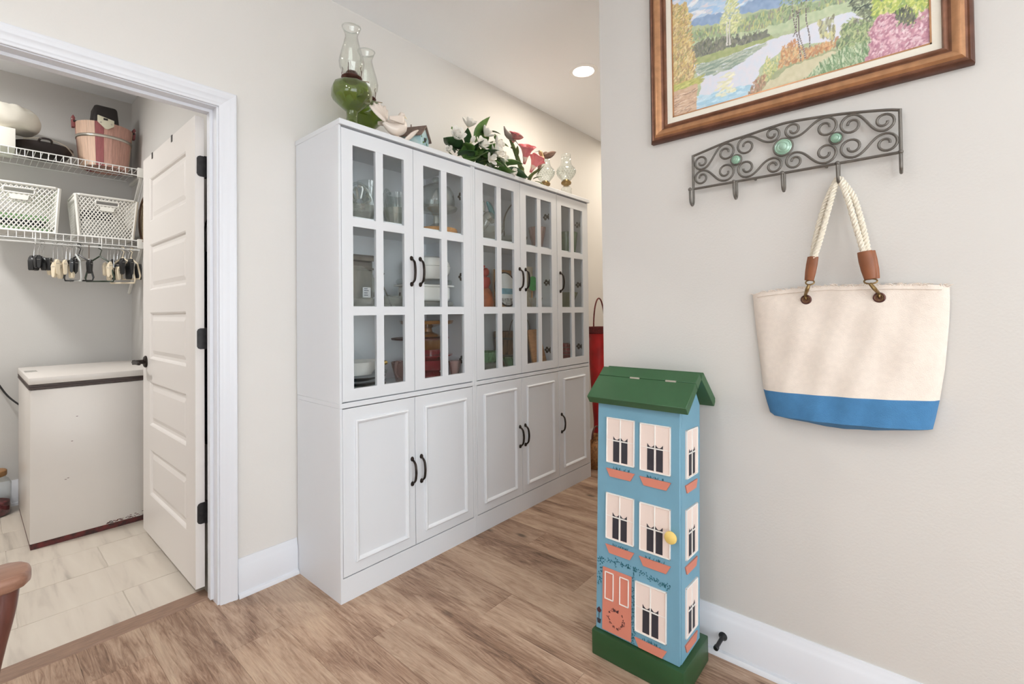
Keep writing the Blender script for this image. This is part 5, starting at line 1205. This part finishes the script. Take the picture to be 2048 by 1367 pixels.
# coat behind the door
t = thing('black_coat', 'dark flecked coat hanging behind the open pantry door', 'coat', (.737, 2.75, .55))
m_ = MB(); secs = [(.62, .16, .030), (.8, .155, .036), (1.1, .14, .038), (1.3, .15, .040), (1.42, .13, .034), (1.5, .06, .020)]
def coat(u, v):
    a = 2*math.pi*u; z = .62+.88*v
    for (z0, w0, d0), (z1, w1, d1) in zip(secs[:-1], secs[1:]):
        if z <= z1+1e-6:
            f_ = (z-z0)/(z1-z0); w_ = w0+(w1-w0)*f_; d_ = d0+(d1-d0)*f_; break
    return (.737+d_*math.sin(a)*(1+.12*math.sin(5*a)), 2.56+w_*math.cos(a)*1.15, z)
m_.grid(coat, 40, 16).build('cloth', 'coat_black', t, weld=True)
MB().tube(spline([(.737, 2.56, 1.49), (.737, 2.56, 1.60), (.75, 2.56, 1.66), (XP-.012, 2.56, 1.67)], 5), .004, 6).box(XP-.012, XP-.001, 2.53, 2.59, 1.63, 1.70).build('wall_hook', 'bronze', t)

# hangers on the rod
ZR = 1.654; YR = 4.01
def hook_wire(b, drop, r=.0017):
    return b.tube(arc((0, 0, 0), .011, -30, 180, 12, 'yz')[::-1]+[(0, -.011, -.02), (0, -.002, -.045), (0, 0, -drop)], r, 6)
def hang_tri(name, label, mat, w_, h, x, rot, cat='hanger', group=None, flat=1):
    t = thing(name, label, cat, (x, YR, ZR+.0), rot, group=group, local=True)
    hook_wire(MB(), .06, .0026).build('hook', mat if mat != 'chrome' else 'chrome', t)
    MB().tube([(0, 0, -.058), (0, -w_*.35, -.10), (0, -w_/2, -h+.02), (0, -w_/2+.006, -h), (0, w_/2-.006, -h), (0, w_/2, -h+.02), (0, w_*.35, -.10)], .0052, 7, closed=True).build('frame', mat, t)
    return t
def hang_clip(name, label, cm, x, rot, n, drop, w_=.10, group=None, big=1):
    t = thing(name, label, 'hanger', (x, YR, ZR), rot, group=group, local=True)
    hook_wire(MB(), drop).tube([(0, -w_/2, -drop), (0, w_/2, -drop)], .0022, 6).build('hook', 'chrome', t)
    for k in range(n):
        y = -w_/2+w_*k/(n-1) if n > 1 else 0
        m_ = MB().prism([(-.004, .006), (.004, .006), (.011, -.012*big), (.007, -.058*big), (.0, -.064*big), (-.007, -.058*big), (-.011, -.012*big)], 'y', -.011*big, .011*big)
        m_.v = [(v[0], v[1]+y, v[2]-drop) for v in m_.v]; c_ = m_.build('clip', cm, t, bevel=.001, seg=1)
        MB().tube([(-.006, y-.013*big, -drop-.02), (.006, y-.013*big, -drop-.02), (.006, y+.013*big, -drop-.02), (-.006, y+.013*big, -drop-.02)], .0014, 5, closed=True).build('spring', 'chrome', c_)
    return t
G = 'hangers on the pantry rod'
for i, (x, r) in enumerate(((.262, 20), (.278, 60), (.292, -15), (.300, 40))):
    hang_clip('clip_hanger', 'black clip hanger in the bunch at the left end of the rod', 'black_plastic', x, R_(r), 2, .085+.012*(i % 2), .05+.01*i, group=G, big=1.12)
for i, (x, r) in enumerate(((.345, 15), (.365, -25), (.385, 10), (.402, 30))):
    hang_clip('clip_hanger', 'cream clip hanger in the pale bunch left of the middle', 'cream_plastic', x, R_(r), 2, .105+.02*(i % 2), .09, group=G, big=1.36)
for i, (x, r) in enumerate(((.420, 20), (.432, -10), (.475, 35))):
    hang_clip('clip_hanger', 'black clip hanger beside the pale striped hanger', 'black_plastic', x, R_(r), 2, .095, .11, group=G, big=1.30)
hang_tri('plastic_hanger', 'pale grey and white plastic hanger seen nearly edge on', 'grey_cloth', .15, .225, .448, R_(14), group=G)
hang_tri('plastic_hanger', 'black triangular plastic hanger right of the pale one', 'black_plastic', .16, .222, .462, R_(52), group=G)
t = thing('light_pull', 'thin pull cord with a white bobbin hanging from the rod', 'pull cord', (.509, YR, ZR), 0, local=True)
MB().tube([(0, -.006, .008), (0, -.008, -.08)], .002, 6).build('cord', 'rattan_rim', t); MB().lathe([(.0001, -.125), (.006, -.123), (.007, -.11), (.006, -.085), (.0001, -.08)], (0, -.008, 0), 12).build('bobbin', 'white_plastic', t)
hang_tri('plastic_hanger', 'dark green triangular plastic hanger in the middle of the rod', 'green_dark', .17, .222, .563, R_(48), group=G)
for i, (x, r) in enumerate(((.600, 10), (.616, -20), (.632, 25))):
    hang_clip('clip_hanger', 'cream clip hanger in the pale bunch right of the green hanger', 'cream_plastic', x, R_(r), 2, .10+.015*i, .08, group=G, big=1.30)
for i, (x, r) in enumerate(((.650, 15), (.664, 40), (.690, 20), (.706, 55))):
    hang_clip('clip_hanger', 'black clip hanger in the bunch at the right end of the rod', 'black_plastic', x, R_(r), 2, .075+.03*(i % 2), .12, group=G, big=1.59)
hang_tri('plastic_hanger', 'cream rimmed plastic hanger among the black clips at the right', 'cream_plastic', .17, .228, .678, R_(40), group=G)
hang_tri('plastic_hanger', 'cream plastic hanger nearest the right end bracket', 'cream_plastic', .15, .20, .722, R_(30), group=G)

# ------------------------------------------------------------------ things on top of the cabinets
ZT = 2.0225
def green_lamp(x, y, label, s=1.0):
    t = thing('oil_lamp', label, 'oil lamp', (x, y, ZT), group='green glass oil lamps')
    k = lambda pr: [(r*s, z*s) for r, z in pr]
    MB().lathe(k([(.0001, 0), (.060, 0), (.062, .006), (.052, .018), (.030, .045), (.024, .075), (.026, .098), (.042, .112), (.082, .148), (.090, .165), (.090, .198), (.080, .220), (.034, .230), (.024, .233), (.022, .240), (.0001, .240)]), (x, y, ZT), 10).build('font', 'green_glass', t, bevel=.002, seg=1)
    MB().lathe(k([(.0001, .232), (.022, .232), (.040, .244), (.046, .254), (.042, .258), (.030, .256), (.030, .268), (.022, .282), (.008, .288), (.0001, .288)]), (x, y, ZT), 24).build('burner', 'burner', t)
    b = MB()
    for a in range(4):
        c_, q = math.cos(a*1.571+.7), math.sin(a*1.571+.7); b.tube(spline([(x+.042*s*c_, y+.042*s*q, ZT+.255*s), (x+.045*s*c_, y+.045*s*q, ZT+.28*s), (x+.040*s*c_, y+.040*s*q, ZT+.295*s), (x+.044*s*c_, y+.044*s*q, ZT+.305*s)], 4), .0016*s, 5)
    b.build('prongs', 'burner', t)
    MB().shell(k([(.036, .262), (.038, .275), (.052, .30), (.055, .325), (.048, .36), (.034, .41), (.027, .44), (.028, .455), (.036, .472), (.040, .485)]), (x, y, ZT), 36).build('chimney', 'lamp_glass', t, solid=.0022)
    MB().tube([(x+.040*s*math.cos(a*math.pi/24), y+.040*s*math.sin(a*math.pi/24), ZT+.485*s+.0022*math.cos(a*6)) for a in range(48)], .0028, 6, closed=True).build('chimney_rim', 'clear_glass', t)
    MB().tube([(x+.024*s, y-.02*s, ZT+.245*s), (x+.06*s, y-.045*s, ZT+.242*s)], .0018, 6).build('wick_key', 'brass', t)
green_lamp(1.143, 1.935, 'green glass oil lamp at the outer corner of the cabinet top, nearer of two')
green_lamp(1.313, 2.085, 'green glass oil lamp half hidden behind the white dove, further of two', 1.03)
# dove
t = thing('dove_figurine', 'white porcelain dove figurine with fanned tail on the cabinet top', 'figurine', (1.34, 1.925, ZT))
dx0, dy0 = 1.348, 1.902
MB().lathe([(.0001, 0), (.05, 0), (.054, .008), (.045, .022), (.022, .034), (.0001, .036)], (dx0+.01, dy0, ZT), 24, 7, .08).build('base', 'porcelain', t)
pts = spline([(dx0-.062, dy0, ZT+.088), (dx0-.035, dy0, ZT+.074), (dx0+.0, dy0, ZT+.070), (dx0+.03, dy0, ZT+.086), (dx0+.038, dy0, ZT+.112), (dx0+.038, dy0, ZT+.134), (dx0+.046, dy0, ZT+.150), (dx0+.062, dy0, ZT+.149)], 5)
n_ = len(pts); rad = [float(np.interp(i/(n_-1), [0, .14, .3, .45, .57, .7, .8, .86, .93, 1], [.008, .018, .032, .036, .030, .017, .0155, .0175, .014, .003])) for i in range(n_)]
b = MB().tube(pts, rad, 16); b.build('body', 'porcelain', t)
MB().tube([(dx0+.062, dy0, ZT+.150), (dx0+.076, dy0, ZT+.143)], [.004, .001], 8).build('beak', 'petal_cream', t)
for k in range(8):
    a = R_(72+k*10); L = .088+.008*(k % 2)
    def fe(u, v, a=a, k=k):
        w_ = .0105*math.sin(math.pi*(.12+.8*u))+.002; p = .02+L*u
        return (dx0-.045+p*math.cos(a)-w_*(v-.5)*2*math.sin(a), dy0-.006*k+.026+.014*u, ZT+.075+p*math.sin(a)*.95+w_*(v-.5)*2*math.cos(a))
    MB().grid(fe, 6, 3).build('tail_feather', 'porcelain', t, solid=.003)
for s_, nm in ((-1, 'wing'), (1, 'wing')):
    MB().grid(lambda u, v, s_=s_: (dx0+.03-.09*u, dy0+s_*(.038+.008*u), ZT+.115-.02*u+(v-.5)*.045*(1-.65*u)), 8, 4).build(nm, 'porcelain', t, solid=.007)
MB().grid(lambda u, v: (dx0+.03+.085*u, dy0-.03-.01*v, ZT+.012+.075*u+(v-.5)*.03*math.sin(math.pi*(.1+.85*u))), 8, 3).build('scroll_leaf', 'porcelain', t, solid=.006)
# bird house
t = thing('bird_house', 'little pale blue bird house ornament with brown roof', 'ornament', (1.512, 1.955, ZT), R_(-62), local=True)
MB().prism([(-.05, 0), (.05, 0), (.05, .085), (0, .135), (-.05, .085)], 'x', -.055, .055).build('house', 'birdhouse_blue', t)
for s_ in (-1, 1):
    p = [(0, .137), (s_*.064, .073), (s_*.064, .080), (0, .146)]; MB().prism(p, 'x', -.068, .066).build('roof_panel', 'roof_brown', t)
m_ = MB().lathe([(.0001, 0), (.012, 0), (.012, .002), (.0001, .002)], (0,0,0), 16); m_.xf(Matrix.Translation((.0555, 0, .07)) @ Matrix.Rotation(R_(90), 4, 'Y')); m_.build('entrance', 'dark_paint', t)
MB().tube([(-.02, 0, .145), (-.02, 0, .158)], .003, 6).build('hanging_peg', 'roof_brown', t)
b = MB(); random.seed(3)
for k in range(16):
    y = random.uniform(-.042, .042); z = random.uniform(.005, .09); b.ball((.0555, y, z), .002, .005, .006, 6, 4)
b.build('painted_sprigs', 'leaf', t)

# magnolia arrangement
def leaf_mesh(L, W, bend=.25, fold=.25):
    def f(u, v):
        w_ = W*math.sin(math.pi*u**.8)*(v-.5); return (u*L, w_, -bend*L*u*u+fold*abs(w_)+.01*math.sin(9*u)*W)
    return MB().grid(f, 8, 4)
def petal_mesh(L, W, cupd=.5, curl=.35):
    def f(u, v):
        w_ = W*max(.04, 1.75*(u+.03)**.65*max(0, 1.0-u)**.5*1.0)*(v-.5)
        a = curl*2.2*u; return (L*math.sin(a)/max(curl*2.2, .01), w_, L*(1-math.cos(a))/max(curl*2.2, .01)+cupd*w_*w_/W*2)
    return MB().grid(f, 7, 5)
def place(par, name, mat, mb, loc, direction, rollr=0, solid=.0016):
    d = Vector(direction).normalized(); q = d.to_track_quat('X', 'Z').to_matrix().to_4x4()
    m_ = MB(); m_.v = list(mb.v); m_.f = list(mb.f); m_.xf(Matrix.Translation(loc) @ q @ Matrix.Rotation(rollr, 4, 'X')); m_.v = [(v[0], v[1], max(v[2], ZT+.003)) for v in m_.v]; return m_.build(name, mat, par, solid=solid)
def blossom(t, c, d, R, n, mat, open_=.6, seed=0, centre='petal_cream', cupd=.5):
    random.seed(seed); d = Vector(d).normalized(); u = d.orthogonal().normalized(); w_ = d.cross(u); c = Vector(c)
    core = MB().ball(tuple(c+d*R*.12), R*.16, None, R*.16, 10, 8).build('blossom', centre, t)
    for layer, (nn, ln, op) in enumerate(((n, 1.0, open_), (max(3, n-2), .85, open_*.55))):
        for k in range(nn):
            a = 2*math.pi*(k+.5*layer)/nn+random.uniform(-.15, .15); side_ = u*math.cos(a)+w_*math.sin(a)
            dirv = (side_*math.sin(op*1.4)+d*math.cos(op*1.4)).normalized()
            X_ = dirv; Z_ = (d*math.sin(op*1.4)-side_*math.cos(op*1.4)).normalized(); Y_ = Z_.cross(X_)
            Mx = Matrix(((X_.x, Y_.x, Z_.x, c.x), (X_.y, Y_.y, Z_.y, c.y), (X_.z, Y_.z, Z_.z, c.z), (0, 0, 0, 1)))
            pm_ = petal_mesh(R*ln*random.uniform(.92, 1.08), R*.66, cupd, .3); pm_.xf(Mx); pm_.build('petal', mat, core, solid=.0016)
    return core
t = thing('magnolia_arrangement', 'spray of white artificial magnolias and green leaves on the cabinet top', 'flowers', (1.95, 1.95, ZT))
YM = 1.955
def nearer(c, s=.965): return (c[0]*s, c[1]*s, 1.2+(c[2]-1.2)*s)
BL = [((1.80, YM, 2.185), (-.35, -.8, .35), .066, 7, .75), ((1.915, YM+.02, 2.29), (-.1, -.5, .8), .062, 7, .85), ((1.965, YM-.03, 2.175), (.05, -.9, .5), .062, 6, .95), ((2.065, YM-.04, 2.155), (.15, -.95, .45), .072, 7, .9), ((1.868, YM-.05, 2.165), (0, -.7, .7), .042, 5, .25),
      ((2.055, YM+.02, 2.275), (.3, -.6, .7), .058, 7, .8), ((2.125, YM, 2.225), (.4, -.8, .35), .068, 7, .9), ((2.15, YM-.02, 2.145), (.5, -.8, .1), .06, 6, .9), ((2.01, YM-.06, 2.105), (-.1, -1, .0), .048, 5, .9), ((1.72, YM-.03, 2.085), (-.7, -.7, .2), .04, 5, .6), ((2.21, YM-.05, 2.07), (.4, -.9, 0), .045, 5, .8)]
for i, (c, d, R, n, op) in enumerate(BL): blossom(t, nearer(c), d, R*1.08, n-1, 'petal_white', op, i)
rootp = Vector((1.95, YM+.03, ZT+.02)); b = MB()
for c, d, R, n, op in BL: c = nearer(c); b.tube(spline([rootp, (rootp+Vector(c))/2+Vector((0, .03, .02)), Vector(c)-Vector(d).normalized()*.01], 4), .003, 6)
b.build('stems', 'stem_green', t)
random.seed(21)
LV = [((1.82, YM-.03, 2.12), (-1, -.25, .15), .15), ((1.86, YM-.06, 2.10), (-.8, -.5, .35), .11), ((1.90, YM-.07, 2.08), (-.4, -.9, .1), .11), ((1.94, YM-.08, 2.10), (-.1, -.9, .3), .10), ((1.99, YM-.07, 2.07), (.1, -1, -.1), .10), ((2.08, YM-.07, 2.09), (.9, -.5, .2), .12), ((2.12, YM-.07, 2.06), (.9, -.5, -.1), .13), ((2.05, YM-.08, 2.05), (.5, -.9, -.1), .10),
      ((1.95, YM, 2.20), (.35, -.2, 1), .14), ((1.975, YM, 2.26), (.75, -.3, .5), .12), ((2.03, YM, 2.21), (.9, -.2, .5), .14), ((2.05, YM+.01, 2.22), (-.5, -.3, .8), .10), ((1.84, YM-.04, 2.15), (-.3, -.6, .8), .08), ((1.88, YM-.08, 2.07), (-.9, -.4, -.05), .12), ((1.93, YM-.05, 2.13), (-.2, -.8, -.4), .08), ((2.17, YM-.05, 2.07), (.9, -.4, .25), .1), ((2.10, YM-.02, 2.19), (.3, -.4, -.8), .09), ((2.02, YM-.08, 2.12), (.3, -.8, -.5), .09), ((1.77, YM-.02, 2.09), (-.8, -.4, .4), .07),
      ((2.2, YM-.04, 2.05), (.8, -.6, .0), .09), ((1.97, YM-.02, 2.09), (0, -.7, .6), .12), ((1.91, YM-.04, 2.12), (-.5, -.7, .5), .1)]
for i, (p, d, L) in enumerate(LV): place(t, 'leaf', 'leaf' if i % 3 else 'leaf_dark', leaf_mesh(L*1.3, L*.62, random.uniform(.1, .4)), p, d, random.uniform(-.8, .8))
for i in range(26):
    xx = 1.80+.40*i/25; place(t, 'leaf', 'leaf' if i % 2 else 'leaf_dark', leaf_mesh(random.uniform(.09, .14), .055, .2), (xx, YM+.02-.04*random.random(), ZT+random.uniform(.02, .09)), (random.uniform(-1, 1)+(xx-2)*2, -.35, random.uniform(.0, .6)), random.uniform(-.9, .9))
for p in ((1.775, YM, 2.225), (2.14, YM+.01, 2.29)): MB().tube([(p[0]+.012, p[1], p[2]-.02), p, (p[0]-.006, p[1], p[2]+.018)], [.006, .011, .003], 8).build('bud', 'leaf', t)

# hummingbird figurine
t = thing('hummingbird_figurine', 'figurine of two hummingbirds at pink trumpet flowers on a green vine', 'figurine', (2.38, 1.93, ZT))
YH = 1.935
MB().lathe([(.0001, 0), (.07, 0), (.072, .008), (.05, .02), (.02, .03), (.0001, .03)], (2.40, YH, ZT), 24).build('base', 'dark_wood', t)
MB().tube(spline([(2.385, YH, ZT+.02), (2.36, YH, ZT+.09), (2.31, YH, ZT+.18), (2.265, YH, ZT+.25), (2.235, YH, ZT+.29)], 6), [.018-.0004*i for i in range(25)], 10).build('vine', 'stem_green', t)
MB().tube(spline([(2.40, YH-.01, ZT+.02), (2.45, YH-.01, ZT+.09), (2.52, YH-.01, ZT+.14), (2.56, YH-.01, ZT+.20)], 6), [.013-.0004*i for i in range(19)], 8).build('vine', 'stem_green', t)
for p, d, L in (((2.30, YH-.01, ZT+.17), (-.5, -.4, .6), .09), ((2.35, YH-.015, ZT+.08), (-.7, -.4, .3), .10), ((2.45, YH-.02, ZT+.06), (.8, -.3, .5), .08), ((2.50, YH-.02, ZT+.10), (.3, -.3, .9), .08), ((2.47, YH-.02, ZT+.05), (.9, -.2, .05), .08), ((2.39, YH-.02, ZT+.05), (.2, -.5, .7), .07), ((2.28, YH, ZT+.22), (-.9, -.3, .1), .06), ((2.55, YH, ZT+.16), (.4, -.2, .9), .07)):
    place(t, 'leaf', 'stem_green', leaf_mesh(L, L*.3, .2), p, d, .3, .0025)
def trumpet(c, d, L, R):
    d = Vector(d).normalized(); q = d.to_track_quat('Z', 'Y').to_matrix().to_4x4(); vs = MB()
    vs.shell([(.006, 0), (.010, L*.2), (.018, L*.5), (R*.6, L*.75), (R*.95, L*.95), (R, L), (R*1.08, L*.96)], (0,0,0), 40, 5, .16); vs.xf(Matrix.Translation(c) @ q)
    o_ = vs.build('trumpet_flower', 'petal_pink', t, solid=.003)
    m_ = MB().shell([(.004, 0), (.0115, L*.2), (.0195, L*.42)], (0,0,0), 20); m_.xf(Matrix.Translation(c) @ q); m_.build('throat', 'petal_base', o_, solid=.002)
    for k in range(3):
        a = k*2.1; m_ = MB().tube([(0, 0, L*.4), (.006*math.cos(a), .006*math.sin(a), L*1.02)], .0015, 5); m_.xf(Matrix.Translation(c) @ q); m_.build('stamen', 'gold_trim', o_)
trumpet((2.365, YH-.015, 2.165), (-.25, -.45, .85), .115, .050)
trumpet((2.43, YH-.015, 2.125), (.35, -.3, .9), .11, .050)
trumpet((2.26, YH-.01, 2.28), (-.1, -.3, .6), .06, .03)
def hummer(body, rads, bm, wings, wm, beak):
    pts = spline(body, 5); n = len(pts); rs = [np.interp(i/(n-1), np.linspace(0, 1, len(rads)), rads) for i in range(n)]
    o_ = MB().tube(pts, [float(r) for r in rs], 12).build('hummingbird', bm, t)
    MB().tube(beak, [.0022, .001], 6).build('beak', 'dark_paint', o_)
    for a, b_, wd in wings:
        A, B = Vector(a), Vector(b_); d = (B-A); up = Vector((0, -.3, 1)).cross(d).cross(d).normalized()
        MB().grid(lambda u, v: tuple(A+d*u+up*wd*(v-.35)*math.sin(math.pi*(.18+.8*u))+Vector((0, -.01*math.sin(3*u), 0))), 8, 4).build('wing', wm, o_, solid=.004)
    e = Vector(body[-2]); MB().ball((e.x+.004, e.y-rads[-2]*.8, e.z+.003), .003, None, None, 8, 6).build('eye', 'dark_paint', o_)
hummer([(2.165, YH-.02, 2.352), (2.18, YH-.02, 2.325), (2.20, YH-.02, 2.31), (2.235, YH-.02, 2.30), (2.26, YH-.02, 2.295), (2.275, YH-.02, 2.29)], [.003, .010, .018, .021, .014, .013, .006], 'bird_grey', [((2.21, YH-.035, 2.31), (2.315, YH-.05, 2.315), .042), ((2.21, YH, 2.315), (2.305, YH+.03, 2.34), .04)], 'bird_rose', [(2.278, YH-.02, 2.288), (2.318, YH-.022, 2.262)])
hummer([(2.525, YH-.02, 2.185), (2.53, YH-.02, 2.20), (2.545, YH-.02, 2.225), (2.55, YH-.02, 2.255), (2.535, YH-.02, 2.28), (2.52, YH-.02, 2.288)], [.004, .010, .017, .019, .013, .014, .006], 'bird_buff', [((2.555, YH-.03, 2.26), (2.70, YH-.03, 2.325), .045), ((2.555, YH, 2.265), (2.68, YH+.03, 2.33), .045)], 'bird_brown', [(2.518, YH-.02, 2.288), (2.465, YH-.022, 2.265)])
place(t, 'tail_fan', 'bird_brown', leaf_mesh(.05, .03, 0, 0), (2.53, YH-.022, 2.20), (-.5, -.1, -.8), 0, .003)

# clear lamps
def clear_lamp(x, y, label, s=1.0):
    t = thing('oil_lamp', label, 'oil lamp', (x, y, ZT), group='clear glass oil lamps')
    k = lambda pr: [(r*s, z*s) for r, z in pr]
    MB().lathe(k([(.0001, 0), (.05, 0), (.052, .006), (.04, .02), (.036, .06), (.040, .075), (.028, .09), (.018, .096), (.0001, .096)]), (x, y, ZT), 28, 12, .03).build('font', 'clear_glass', t)
    MB().lathe(k([(.016, .094), (.020, .1), (.034, .108), (.038, .118), (.036, .126), (.028, .130), (.024, .140), (.01, .146), (.0001, .146)]), (x, y, ZT), 24).build('burner', 'brass', t)
    MB().shell(k([(.030, .128), (.034, .14), (.052, .16), (.066, .185), (.070, .205), (.060, .225), (.040, .25), (.033, .28), (.034, .315), (.036, .325)]), (x, y, ZT), 36, 12, .02).build('chimney', 'clear_glass', t, solid=.002)
    b = MB()
    for z, r in ((.175, .062), (.19, .0685), (.205, .0702), (.22, .064)):
        for a in range(20): q = 2*math.pi*a/20+z*9; b.ball((x+r*s*math.cos(q), y+r*s*math.sin(q), ZT+z*s), .0042*s, None, None, 6, 4)
    b.build('hobnails', 'clear_glass', t)
clear_lamp(2.775, 2.055, 'small clear glass oil lamp half hidden behind the hummingbird')
clear_lamp(2.855, 1.925, 'small clear glass oil lamp at the far end of the cabinet top', 1.0)
